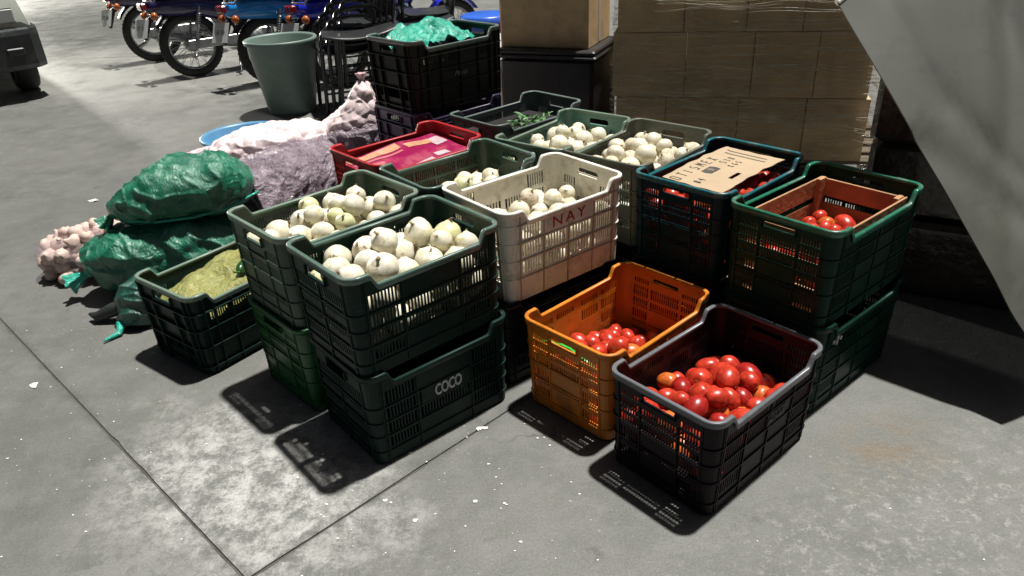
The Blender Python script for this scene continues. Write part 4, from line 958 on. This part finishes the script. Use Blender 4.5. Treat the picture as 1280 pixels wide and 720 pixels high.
pb = MB(); pb.box(-.21,.21,-.135,.135,.012,.235); 
o = thing('cardboard_box', 'plain carton filling the lower part of the slate grey crate', 'carton', CRATES['GB'].location.copy(), CRATES['GB'].rotation_euler.z); pb.build('carton', M['bin_black'], o)

# ------------------------------------------------------------------ basin, bin, buckets
t = thing('basin', 'light blue plastic basin on the floor behind the pink sack', 'basin', (-1.66,4.70,0))
mb = MB(); mb.lathe([(.001,.008),(.20,.008),(.215,.02),(.255,.165),(.262,.172),(.275,.176),(.286,.172),(.288,.160),(.280,.160),(.276,.166),(.262,.164),(.220,.012),(.20,.0),(.001,.0)], 56); mb.build('bowl', M['basin'], t)
mb = MB(); mb.torus(.075, .006, (-.17,-.02,.10), 24, 6, axis='z'); mb.build('coil', M['basin'], t)
t = thing('waste_bin', 'tall grey-green round plastic bin standing by the motorcycles', 'bin', (-1.68,5.93,0))
mb = MB(); mb.lathe([(.001,.014),(.165,.014),(.175,.03),(.245,.55),(.252,.56),(.270,.563),(.276,.556),(.276,.535),(.270,.530),(.266,.535),(.262,.548),(.254,.540),(.251,.43),(.246,.426),(.188,.03),(.180,.0),(.001,.0)], 56); mb.build('body', M['bin'], t)
t = thing('lidded_bucket', 'white bucket with a blue lid beside the tan carton behind the tall stack', 'bucket', (-.08,5.3,0))
mb = MB(); mb.lathe([(.001,.0),(.15,.0),(.17,.66),(.001,.66)], 32); mb.build('bucket_body', M['bucket_white'], t)
mb = MB(); mb.lathe([(.001,.745),(.15,.745),(.178,.735),(.182,.66),(.170,.655),(.001,.655)], 32); mb.build('lid', M['bucket_blue'], t)
t = thing('orange_carton', 'narrow orange carton squeezed against the tan carton', 'carton', (.075,4.95,0), R(-8))
mb = MB(); mb.bevbox(-.05,.05,-.1,.1,.0,1.0,.004); mb.build('carton_body', M['orange_box'], t)

# ------------------------------------------------------------------ cartons behind: loose carton on a black bin
t = thing('black_bin', 'black plastic bin with a lipped edge under the large tan carton', 'bin', (.36,4.62,0), R(-24))
mb = MB(); mb.bevbox(-.29,.29,-.25,.25,.0,.60,.02); mb.build('body', M['bin_black'], t)
mb = MB(); mb.bevbox(-.315,.315,-.275,.275,.602,.622,.008); mb.bevbox(-.305,.305,-.265,.265,.6225,.650,.008); mb.build('lid', M['bin_black'], t)
t = thing('carton', 'large plain tan carton standing on the black bin', 'carton', (.35,4.66,.651), R(-24))
mb = MB(); mb.bevbox(-.27,.27,-.22,.22,0,.62,.004); mb.build('carton_body', M['box_card'], t)
mb = MB(); mb.box(.2702,.2715,-.02,.02,.01,.60); mb.build('tape', M['plate'], t)

# pallet load wrapped in film
PX, PY, PA = .60, 4.02, R(-14)
t = thing('pallet_load', 'pallet of brown cartons bound in clear stretch film behind the crates', 'pallet load', (PX, PY, 0), PA)
def lbox(x0, x1, y0, y1, z0, z1, nm='carton', mt='box_card', b=.003):
    mb = MB(); mb.bevbox(x0, x1, y0, y1, z0, z1, b); return mb.build(nm, M[mt], t)
for k in range(7): lbox(-.01, 1.5, .02+k*.16, .12+k*.16, .10, .12, 'pallet_board', 'pallet', .003)
for x in (.02,.70,1.38): lbox(x, x+.1, .02, 1.08, .0, .098, 'pallet_block', 'pallet', .004)
rg = random.Random(11)
cw = [.27,.38,.34,.31]
for lay in range(3):
    z0 = .115+lay*.335; x = -.0+ (.0 if lay % 2 else .02); ws = cw[lay % 3:]+cw[:lay % 3]
    for wd in ws:
        j = rg.uniform(-.004,.008)
        lbox(x, x+wd-.0035, .02+j, .5+j, z0, z0+.3325); lbox(x, x+wd-.0035, .51+j, 1.0+j, z0, z0+.330); x += wd
fb = MB(); rings = []
nz_ = 110; prm = [(x_, .0) for x_ in [i*.05 for i in range(31)]]+[(1.5, y_) for y_ in [.05*i for i in range(1, 21)]]+[(1.5-x_, 1.02) for x_ in [.05*i for i in range(1, 31)]]+[(-.02, 1.02-.05*i) for i in range(1, 20)]
for j in range(nz_+1):
    z = .06+1.13*j/nz_; ring = []
    for k, (x, y) in enumerate(prm):
        sag = 0 if z > .2 else (.2-z)*.18
        w_ = .004*noise.noise(Vector((x*2, y*2, z*45)))+.010*noise.noise(Vector((x*3+z*6, y*3, z*14)))+.008*abs(noise.noise(Vector((x*2-z*7, y*2, z*5))))
        nx_ = -1 if x <= -.01 else (1 if x >= 1.49 else 0); ny_ = -1 if y <= .001 else (1 if y > 1.01 else 0)
        ring.append((x+nx_*(w_-.012-sag*0)+(0), y+ny_*(.0+w_+.004+sag), z))
    rings.append(ring)
fb.loft(rings, False, True, 0, True); fb.build('stretch_film', M['film'], t)
rg = random.Random(31); mb = MB(); M['film_edge'] = mat('film_fold', (0.62,0.57,0.44), 0.2, noise_amt=0.3, alpha=0.55)
def strand(x0, z0, x1, z1, wob, r_):
    q = []
    for i in range(17):
        f = i/16; x = x0+(x1-x0)*f; z = z0+(z1-z0)*f+wob*noise.noise(Vector((x*3, z0*20, 1)))
        q.append((x, -.029+.003*noise.noise(Vector((x*9, z*9, 2))), z))
    mb.tube(q, [r_*(.3+.7*abs(noise.noise(Vector((i*.4, z0*31, 5))))) for i in range(17)], 5)
for k in range(58): z = rg.uniform(.34, 1.05); x = rg.uniform(-.01, .7); strand(x, z, min(1.49, x+rg.uniform(.3, 1.1)), z+rg.uniform(-.03,.02), .03, rg.choice((.0016,.002,.003)))
for k in range(16): strand(-.01, .62-.016*k, rg.uniform(.7,1.45), .33-.006*k+rg.uniform(-.02,.05), .05, rg.choice((.002,.003,.0035)))
fo = mb.build('film_folds', M['film_edge'], t); fo['kind'] = 'stuff'
M['dark_wrap'] = mat('dark_wrapped_load', (0.035,0.024,0.018), 0.25, noise_amt=0.4, nscale=5, bump=0.8, bscale=14, coat=0.3)
t = thing('wrapped_load', 'dark film-wrapped load under the grey awning at the right', 'wrapped load', (1.33, 2.62, 0), R(-30))
mb = MB(); mb.bevbox(.0,1.0,.0,.7,.0,.30,.02); mb.build('lower_carton', M['dark_wrap'], t)
mb = MB(); mb.bevbox(.02,.98,.03,.68,.305,.58,.02); mb.build('middle_carton', M['dark_wrap'], t)
mb = MB(); mb.bevbox(.01,.98,.02,.68,.585,.86,.02); mb.build('upper_carton', M['dark_wrap'], t)

# ------------------------------------------------------------------ grey awning sheet at the right
M['awning'] = mat('grey_awning_sheet', (0.062,0.063,0.050), 0.6, noise_amt=0.10, nscale=3, bump=0.05, bscale=9, dirt=(0.028,0.032,0.025), dirt_amt=0.7, dscale=5)
M['awning_hem'] = mat('lit_edge_hem', (0.82,0.83,0.80), 0.35, noise_amt=0.04)  # white painted in for overhead light on the sheet's top edge
E0, E1 = Vector((1.085, 2.475, 1.105)), Vector((1.485, 1.735, .245))     # the visible long edge, upper and lower
aw = thing('awning_sheet', 'stiff grey sheet leaning down from the upper right with a brightly lit top edge', 'sheet', E1)
ed = (E0-E1)*1.0; side = Vector((.72, .30, .48)).normalized()*.95
AW_N = ed.cross(side).normalized()
nx, ny = 40, 40; vs = []
for j in range(ny+1):
    for i in range(nx+1):
        u, v = i/nx, j/ny; p = ed*v*1.0+side*u
        bow = .010*math.sin(u*5)+.012*fbm(Vector((u*2.2, v*2.2, 4)), 1.0, 2)+.12*max(0,.045-abs(u-.12-.05*v))*(1 if v>.55 else .2)+.25*max(0,.05-abs(u-.20+.30*(v-.5)))*max(0,1-abs(v-.45)*4)+.2*max(0,.035-abs(v-.36-.5*(u-.15)))*max(0,1-abs(u-.18)*7)+.10*max(0,.22-abs(u-.40-.15*v))+.16*max(0,.09-abs(u-v*.9+.08))+.12*max(0,.08-abs(u+v*.6-.34))*(1 if v<.6 else 0)
        vs.append(p+AW_N*bow)
fs = [(j*(nx+1)+i, j*(nx+1)+i+1, (j+1)*(nx+1)+i+1, (j+1)*(nx+1)+i) for j in range(ny) for i in range(nx)]
mb = MB(); mb.add(vs, fs, 0, True); mb.add([v+AW_N*.006 for v in vs], [f[::-1] for f in fs], 0, True)
mb.add([vs[j*(nx+1)] for j in range(ny+1)]+[vs[j*(nx+1)]+AW_N*.006 for j in range(ny+1)], [(j, j+1, j+ny+2, j+ny+1) for j in range(ny)])
mb.build('sheet', M['awning'], aw)
mb = MB(); mb.tube([vs[ny*(nx+1)+i]+AW_N*.003 for i in range(nx+1)], .012, 8); mb.build('hem', M['awning_hem'], aw)

# ------------------------------------------------------------------ chairs
def arc3(c, u, v, r, a0, a1, n=10): return [Vector(c)+Vector(u)*r*math.cos(a0+(a1-a0)*i/n)+Vector(v)*r*math.sin(a0+(a1-a0)*i/n) for i in range(n+1)]
def make_chair(label):
    t = thing('chair', label, 'chair', (0,0,0), 0, 'stacked black chairs behind the tall stack')
    mb = MB()
    rings = []
    for j in range(13):
        x = -.21+.42*j/12; zc = .455-.018*math.sin(math.pi*j/12)+(.012 if j > 10 else 0)
        hw = .215*(1-.25*abs(j/12-.5)**3*4)
        rings.append([(x, -hw, zc), (x, hw, zc), (x, hw+.004, zc+.012), (x, hw*.8, zc+.024), (x, -hw*.8, zc+.024), (x, -hw-.004, zc+.012)])
    mb.loft(rings, True, True); mb.build('seat', M['vinyl'], t)
    for s in (-1, 1):
        mb = MB(); mb.tube([(.22, s*.21, 0), (.205, s*.205, .25), (.195, s*.2, .42)]+[Vector((.195-.06*(1-math.cos(a)), s*.2, .44+.19*math.sin(a)/1)) for a in [i*math.pi/16 for i in range(1, 9)]]+[(.0, s*.2, .645), (-.12, s*.2, .64), (-.19, s*.2, .60)], .016, 8); mb.build('leg', M['iron'], t)
        mb = MB(); mb.tube([(-.24, s*.2, 0), (-.215, s*.2, .25), (-.195, s*.2, .45), (-.225, s*.195, .62), (-.27, s*.185, .82)], .012, 8); mb.build('leg', M['iron'], t)
        mb = MB(); mb.tube([(.21, s*.2, .16), (-.22, s*.2, .16)], .008, 6); mb.build('stretcher', M['iron'], t)
    mb = MB(); mb.tube([(-.27, -.185, .82)]+[Vector((-.275, -.185*math.cos(a), .82+.06*math.sin(a))) for a in [i*math.pi/10 for i in range(11)]]+[(-.27, .185, .82)], .012, 8)
    for k in range(-3, 4): mb.tube([(-.215, k*.045, .47), (-.245, k*.045, .68), (-.275, k*.045, .865)], .006, 6)
    mb.build('backrest', M['iron'], t)
    return t
ch0 = make_chair('black steel armchair at the bottom of the nested stack by the grey-green bin')
ch0.location = (-1.22, 5.98, 0); ch0.rotation_euler.z = R(200)
for k, lb in enumerate(['second', 'third', 'topmost']):
    c = copy_tree(ch0); c.location = (-1.22+.055*(k+1), 5.98+.02*(k+1), .062*(k+1)); c['label'] = 'black steel armchair, %s in the nested stack by the grey-green bin' % (lb if lb == 'topmost' else lb+' from the floor')
c = copy_tree(ch0); c.location = (-.62, 6.25, .0); c.rotation_euler.z = R(190); c['label'] = 'black steel armchair at the foot of the second stack, right behind the teal netting'
c = copy_tree(ch0); c.location = (-.58, 6.26, .20); c.rotation_euler.z = R(190); c['label'] = 'black steel armchair on top of the second stack, behind the teal netting'

def make_stool(label, loc, rz):
    t = thing('stool', label, 'stool', loc, rz, 'black stools behind the tall stack')
    mb = MB(); rings = []
    for j in range(15):
        f = j/14; x = -.26+.52*f; z = .615-.035*math.sin(math.pi*f)+.02*f; hw = .19*(1-.3*abs(2*f-1)**4)
        rings.append([(x,-hw,z),(x,hw,z),(x,hw+.006,z+.010),(x,hw*.9,z+.020),(x,-hw*.9,z+.020),(x,-hw-.006,z+.010)])
    mb.loft(rings, True, True, 0, True); mb.build('seat', M['vinyl'], t)
    for sx in (-1, 1):
        for sy in (-1, 1):
            mb = MB(); mb.tube([(sx*.21, sy*.18, 0), (sx*.17, sy*.15, .35), (sx*.15, sy*.13, .595)], .013, 8); mb.build('leg', M['iron'], t)
    for (a, b) in (((.19,.165),(.19,-.165)),((-.19,.165),(-.19,-.165)),((.19,.165),(-.19,.165)),((.19,-.165),(-.19,-.165))):
        mb = MB(); mb.tube([(*a,.20),(*b,.20)], .009, 6); mb.build('stretcher', M['iron'], t)
    return t
make_stool('black stool with a wide curved seat, nearer of the two behind the tall stack', (-1.02,5.62,0), R(14))
make_stool('black stool with a wide curved seat, farther of the two behind the tall stack', (-.62,5.98,.0), R(14))

# ------------------------------------------------------------------ motorcycles (x forward, origin under the rear axle)
def make_bike(label, paint, loc, rz, wheelstyle='spoke', plate_txt='', lean=-4):
    t = thing('motorcycle', label, 'motorcycle', loc, rz, 'motorcycles parked in a row'); t.rotation_euler = (R(lean), 0, rz)
    r0 = .30
    for wx in (0, 1.27):
        w_ = bpy.data.objects.new('wheel', None); C.objects.link(w_); w_.parent = t; w_.location = (wx, 0, r0)
        mb = MB(); mb.torus(r0-.042, .042, n=48, k=12, sx=1.05)
        for k in range(48):   # tread blocks
            a = 2*math.pi*k/48
            for s in (-1, 1):
                c_, s_ = math.cos(a), math.sin(a); q = []
                for dr in (-.006, .003):
                    for (dy, dt) in ((.004,-.010),(.024,-.010),(.024,.004),(.004,.004)):
                        rr = r0-.004*(dy/.02)+dr-.001; q.append((rr*c_-dt*s_, s*dy, rr*s_+dt*c_))
                mb.hexa(q)
        mb.build('tyre', M['rubber'], w_)
        mb = MB(); mb.lathe([(r0-.082,-.022),(r0-.072,-.026),(r0-.078,-.012),(r0-.088,0),(r0-.078,.012),(r0-.072,.026),(r0-.082,.022),(r0-.094,0),(r0-.082,-.022)], 48, axis='y'); mb.build('rim', M['chrome'], w_)
        mb = MB(); mb.lathe([(.0,-.06),(.028,-.06),(.03,-.045),(.062,-.04),(.062,.03),(.03,.04),(.024,.07),(.0,.07)], 24, axis='y'); mb.build('hub', M['alu'], w_)
        mb = MB()
        if wheelstyle == 'spoke':
            for k in range(32):
                a = 2*math.pi*k/32; b = a+(.55 if k % 2 else -.55); s = 1 if (k//2) % 2 else -1
                mb.tube([(.06*math.cos(a), s*.035, .06*math.sin(a)), ((r0-.088)*math.cos(b*.5+a*.5), s*.004, (r0-.088)*math.sin(b*.5+a*.5))], .0028, 4)
        else:
            for k in range(5):
                a = 2*math.pi*k/5
                mb.tube([(.05*math.cos(a), 0, .05*math.sin(a)), (.13*math.cos(a+.12), 0, .13*math.sin(a+.12)), ((r0-.086)*math.cos(a), 0, (r0-.086)*math.sin(a))], [.026,.018,.022], 8)
        mb.build('spokes', M['chrome'], w_)
    # swing arm, chain case, brake rod
    mb = MB()
    for s in (-1, 1): mb.tube([(-.05, s*.085, r0), (.25, s*.085, r0+.01), (.48, s*.07, r0+.03)], .02, 8)
    mb.build('swing_arm', M['alu'], t)
    mb = MB(); mb.bevbox(-.06, .46, -.125, -.108, r0-.035, r0+.05, .006); mb.build('chain_case', M['alu'], t)
    for s in (-1, 1):
        mb = MB(); mb.tube([(.02, s*.115, r0+.02), (.12, s*.115, r0+.34)], .012, 8)
        for k in range(11): mb.torus(.021, .0045, (.04+.0065*k, s*.115, r0+.08+.0195*k), 14, 5, axis='z')
        mb.build('shock_absorber', M['chrome'], t)
    mb = MB(); rings = []
    for k in range(15):    # rear mudguard
        a = R(15+k*9.5); rr = r0+.045; c_ = (rr*math.cos(a), rr*math.sin(a)+r0)
        rings.append([(c_[0], -.07, c_[1]-.02), (c_[0]*1.0, -.05, c_[1]+.004), (c_[0], .05, c_[1]+.004), (c_[0], .07, c_[1]-.02), (c_[0], .05, c_[1]-.004), (c_[0], -.05, c_[1]-.004)])
    mb.loft(rings, True, True, 0, True); mb.build('rear_mudguard', M['blackp'], t)
    # tail panels / seat / tank
    mb = MB(); rings = []
    for (x, hw, z0, z1) in ((-.34,.045,.64,.70),(-.27,.085,.60,.735),(-.1,.115,.58,.75),(.1,.125,.56,.74),(.3,.12,.50,.71),(.45,.11,.46,.68)):
        rings.append([(x,-hw*.7,z0),(x,-hw,(z0+z1)/2),(x,-hw*.8,z1),(x,hw*.8,z1),(x,hw,(z0+z1)/2),(x,hw*.7,z0)])
    mb.loft(rings, True, True, 0, True); mb.build('tail_fairing', paint, t)
    mb = MB(); rings = []
    for (x, hw, z0, z1) in ((-.26,.06,.735,.76),(-.2,.11,.745,.80),(.05,.13,.74,.81),(.25,.13,.70,.77),(.45,.11,.68,.75),(.53,.07,.68,.73)):
        rings.append([(x,-hw,z0),(x,-hw,z1-.015),(x,-hw*.8,z1),(x,hw*.8,z1),(x,hw,z1-.015),(x,hw,z0)])
    mb.loft(rings, True, True, 0, True); mb.build('saddle', M['vinyl'], t)
    mb = MB(); rings = []
    for (x, hw, z0, z1) in ((.46,.06,.66,.76),(.54,.12,.62,.84),(.72,.15,.62,.88),(.88,.13,.66,.87),(.97,.06,.72,.82)):
        rings.append([(x,-hw*.8,z0),(x,-hw,(z0+z1)/2),(x,-hw*.6,z1),(x,hw*.6,z1),(x,hw,(z0+z1)/2),(x,hw*.8,z0)])
    mb.loft(rings, True, True, 0, True); mb.build('fuel_tank', paint, t)
    mb = MB(); mb.bevbox(-.385,-.33,-.075,.075,.655,.72,.012); mb.build('tail_lamp', M['maroon'], t)
    mb = MB(); mb.tube([(-.25,0,.60),(-.33,0,.56),(-.40,0,.40)], [.03,.028,.02], 8); mb.build('plate_bracket', M['blackp'], t)
    pl = MB(); pl.bevbox(-.004,.004,-.115,.115,-.085,.085,.002); p_ = pl.build('number_plate', M['plate'], t, loc=(-.415,-.01,.50), rot=(0,R(22),R(14)))
    if plate_txt:
        q = link('lettering', text_mesh(plate_txt, .06, .0006, M['plate_ink']), p_); q.location = (-.0046,0,0); q.rotation_euler = (R(90),0,R(-90))
    for s in (-1, 1):
        mb = MB(); mb.tube([(-.30, s*.05, .60), (-.31, s*.14, .60)], .009, 6); mb.build('lamp_stalk', M['blackp'], t)
        mb = MB(); mb.lathe([(.0,-.035),(.022,-.03),(.036,-.008),(.036,.008),(.02,.024),(.0,.026)], 18, axis='x', c=(-.31, s*.165, .60)); mb.build('indicator_lamp', M['amber'], t)
    mb = MB(); mb.tube([(-.16,.14,.40),(.05,.15,.36),(.30,.15,.28),(.55,.12,.22),(.75,.08,.25),(.86,.04,.36)], [.045,.05,.045,.022,.02,.02], 12); mb.build('exhaust_pipe', M['chrome'], t)
    mb = MB(); mb.bevbox(.50,.80,-.13,.13,.20,.40,.03); mb.lathe([(.0,-.17),(.08,-.165),(.085,-.13),(.0,-.13)], 18, axis='y', c=(.6,0,.30))
    for k in range(7): mb.bevbox(.62,.80,-.08,.08,.405+k*.024,.418+k*.024,.004)
    mb.bevbox(.64,.78,-.06,.06,.40,.585,.01); mb.build('engine', M['alu'], t)
    mb = MB(); mb.tube([(.95,0,.78),(.80,0,.60),(.84,0,.30),(.50,0,.22),(.44,0,.45)], .018, 8); mb.tube([(.95,0,.76),(.45,.0,.64),(-.2,.0,.62)], .018, 8); mb.build('frame', M['blackp'], t)
    for s in (-1, 1): mb = MB(); mb.tube([(1.27,s*.09,r0),(1.12,s*.09,.62),(.98,s*.09,.94)], .018, 8); mb.build('fork_leg', M['chrome'], t)
    mb = MB(); mb.tube([(.84,-.34,1.0),(.90,-.22,1.02),(.99,-.08,.97),(.99,.08,.97),(.90,.22,1.02),(.84,.34,1.0)], .012, 8); mb.build('handlebar', M['blackp'], t)
    mb = MB(); mb.lathe([(.0,.09),(.06,.08),(.085,.03),(.088,.0),(.0,-.01)], 20, axis='x', c=(1.08,0,.86)); mb.build('headlamp', M['chrome'], t)
    mb = MB(); rings = []
    for k in range(11):
        a = R(35+k*10); rr = r0+.035; c_ = (1.27+rr*math.cos(a), rr*math.sin(a)+r0); rings.append([(c_[0],-.06,c_[1]-.015),(c_[0],-.04,c_[1]),(c_[0],.04,c_[1]),(c_[0],.06,c_[1]-.015)])
    mb.loft(rings, True, True, 0, True); mb.build('front_mudguard', paint, t)
    mb = MB(); mb.tube([(.42,-.10,.24),(.36,-.20,.10),(.33,-.27,.015),(.27,-.28,.012)], .011, 8); mb.build('side_stand', M['iron'], t)
    mb = MB(); mb.tube([(.50,-.08,.26),(.52,-.24,.26)], .012, 8); mb.tube([(.52,-.16,.262),(.52,-.25,.262)], .02, 8); mb.build('foot_peg', M['rubber'], t)
    mb = MB(); mb.tube([(-.28,-.13,.72),(-.22,-.15,.80),(.0,-.15,.82),(.1,-.13,.76)], .009, 6); mb.tube([(-.28,.13,.72),(-.22,.15,.80),(.0,.15,.82),(.1,.13,.76)], .009, 6); mb.tube([(-.28,-.13,.72),(-.33,0,.735),(-.28,.13,.72)], .009, 6); mb.build('grab_rail', M['chrome'], t)
    return t
BH = R(38)
make_bike('black motorcycle with solid silver wheels, farthest left of the row', M['navy'], (-3.75,8.45,0), BH, 'cast', 'K2 84')
make_bike('dark navy motorcycle with spoked wheels, second from the left of the row', M['navy'], (-2.98,7.50,0), BH, 'spoke', '7F 31')
make_bike('light blue motorcycle right behind the grey-green bin', M['sky_blue'], (-2.08,7.00,0), BH, 'spoke', '5R 09')
make_bike('royal blue motorcycle behind the stacked black chairs', M['blue'], (-1.42,6.75,0), BH, 'spoke', 'M3 76')

# ------------------------------------------------------------------ parked pickup corner at the far left (x: across, y: away from camera)
t = thing('pickup_truck', 'parked pale pickup with a dark plastic bumper at the left edge', 'pickup', (-4.06,6.92,0), R(38))
mb = MB(); rings = []
for (x, y0) in ((-1.75,.10),(-1.68,.02),(-1.3,-.04),(-.88,-.06),(-.45,-.04),(-.08,.02),(.0,.12),(.0,.30)):
    rings.append([(x,y0+.03,.27),(x,y0,.31),(x,y0,.56),(x,y0+.015,.60),(x,y0+.05,.615),(x,y0+.10,.615),(x,y0+.10,.27)])
mb.loft(rings, True, True, 0, False); mb.build('bumper', M['bumper'], t)
mb = MB()
for (x, y0, z0, x1_, z1) in ((-1.0,-.058,.37,-.5,.44),): mb.bevbox(x, x1_, y0-.01, y0+.02, z0, z1, .006)
mb.bevbox(-.30,-.16,-.032,.02,.40,.46,.008); mb.build('bumper_recess', M['blackp'], t)
mb = MB(); rings = []
for (y, z1, inset) in ((.08,.66,.05),(.16,.92,.04),(.9,1.02,.02),(1.3,1.05,.02),(3.4,1.05,.02),(3.5,.9,.04)):
    rings.append([(-1.75+inset,y,.32),(-.0-inset,y,.32),(-.0-inset,y,.62),(-.06-inset,y,z1),(-1.69+inset,y,z1),(-1.75+inset,y,.63)])
mb.loft(rings, True, True, 0, True); mb.build('body', M['paint'], t)
mb = MB(); rings = []
for (y, z1, inset) in ((1.2,1.03,.06),(1.7,1.42,.14),(2.6,1.44,.15),(2.8,1.04,.08)): rings.append([(-1.75+inset,y,1.0),(-inset,y,1.0),(-inset,y,z1),(-1.75+inset,y,z1)])
mb.loft(rings, True, True, 0, False); mb.build('cab', M['glass'], t)
for sx in (0, 1):
    mb = MB(); x = -1.58 if sx else -.34; mb.bevbox(x, x+.20, .050, .078, .66, .78, .012); mb.build('headlight', M['plate'], t)
for wx in (-1.62, -.16):
    for wy in (.62, 2.9):
        w_ = bpy.data.objects.new('wheel', None); C.objects.link(w_); w_.parent = t; w_.location = (wx, wy, .30); w_.rotation_euler = (0,0,R(90))
        mb = MB(); mb.lathe([(.19,-.09),(.27,-.095),(.295,-.07),(.30,0),(.295,.07),(.27,.095),(.19,.09)], 40, axis='y'); mb.build('tyre', M['rubber'], w_)
        mb = MB(); mb.lathe([(.0,-.05),(.08,-.06),(.17,-.05),(.195,-.085),(.195,.085),(.17,.05),(.0,.05)], 32, axis='y'); mb.build('rim', M['alu'], w_)

# ------------------------------------------------------------------ litter on the floor
mb = MB(); rg = random.Random(21)
def flake(mb, x, y, s, rg):
    a = rg.uniform(0, 6.28); n = rg.randint(5, 7); z0 = .0012
    pts = [(x+s*rg.uniform(.5,1)*math.cos(a+2*math.pi*k/n)*1.3, y+s*rg.uniform(.4,1)*math.sin(a+2*math.pi*k/n), z0+s*rg.uniform(0,.35)) for k in range(n)]
    mb.add(pts+[(x, y, z0+s*.25)], [(k, (k+1) % n, n) for k in range(n)], 0, True)
for k in range(380):
    if k < 260: x, y = rg.gauss(-1.35, .55), rg.gauss(1.75, .6)
    elif k < 360: x, y = rg.uniform(-.6, .2), rg.gauss(1.55, .25)
    elif k < 450: x, y = rg.gauss(.9, .4), rg.gauss(1.2, .25)
    else: x, y = rg.uniform(-4, -1), rg.uniform(2.5, 7)
    s = abs(rg.gauss(.0012, .0013))+.0006
    if y > 3: s *= 2
    flake(mb, x, y, s, rg)
tag(mb.build('litter_flakes', M['debris']), 'tiny pale flakes of garlic skin scattered over the concrete', 'litter', kind='stuff')
for (x, y, s, lb) in ((-1.70,2.17,.014,'curled scrap of white garlic skin lying alone near the left edge of the floor'),(-.12,1.81,.011,'largest scrap of pale skin at the foot of the COCO crate'),(-.38,1.52,.005,'small scrap of pale skin in the joint before the COCO crate'),(-.29,1.44,.005,'pale scrap of skin on the open floor below the orange crate'),(-.13,1.50,.005,'torn white scrap on the floor left of the black crate'),(-2.4,4.05,.02,'flat white scrap on the floor beyond the garlic net')):
    mb = MB(); rg = random.Random(int(x*1000)); 
    for k in range(4): flake(mb, rg.gauss(0, s*.5), rg.gauss(0, s*.4), s, rg)
    o = mb.build('garlic_skin', M['debris']); o.location = (x, y, 0); tag(o, lb, 'garlic skin', 'scraps of garlic skin')

# ------------------------------------------------------------------ lit floodlight on a pole far down the yard; its glare shows on the worn floor
t = thing('floodlight', 'lit floodlight on a tall pole far down the yard at the left', 'floodlight', (-15.4, 20.6, 0), R(0))
mb = MB(); mb.tube([(0,0,0),(0,0,3.3)], [.07,.05], 12); mb.build('pole', M['iron'], t)
_d = Vector((15.4, -20.6, -2.0)).normalized(); _q = _d.to_track_quat('Z', 'Y').to_euler()
mb = MB(); mb.lathe([(.0,-.16),(.12,-.15),(.30,-.02),(.32,.0),(.30,.0)], 28); mb.build('housing', M['iron'], t, loc=(0,-.08,3.45), rot=_q)
lm = bpy.data.materials.new('lit_lens'); lm.use_nodes = True; _p = lm.node_tree.nodes['Principled BSDF']; _p.inputs['Emission Color'].default_value = (1, .97, .88, 1); _p.inputs['Emission Strength'].default_value = 2600; _p.inputs['Base Color'].default_value = (.8,.8,.8,1)
mb = MB(); mb.lathe([(.29,-.005),(.0,-.004)], 28); mb.build('lens', lm, t, loc=(0,-.08,3.45), rot=_q)
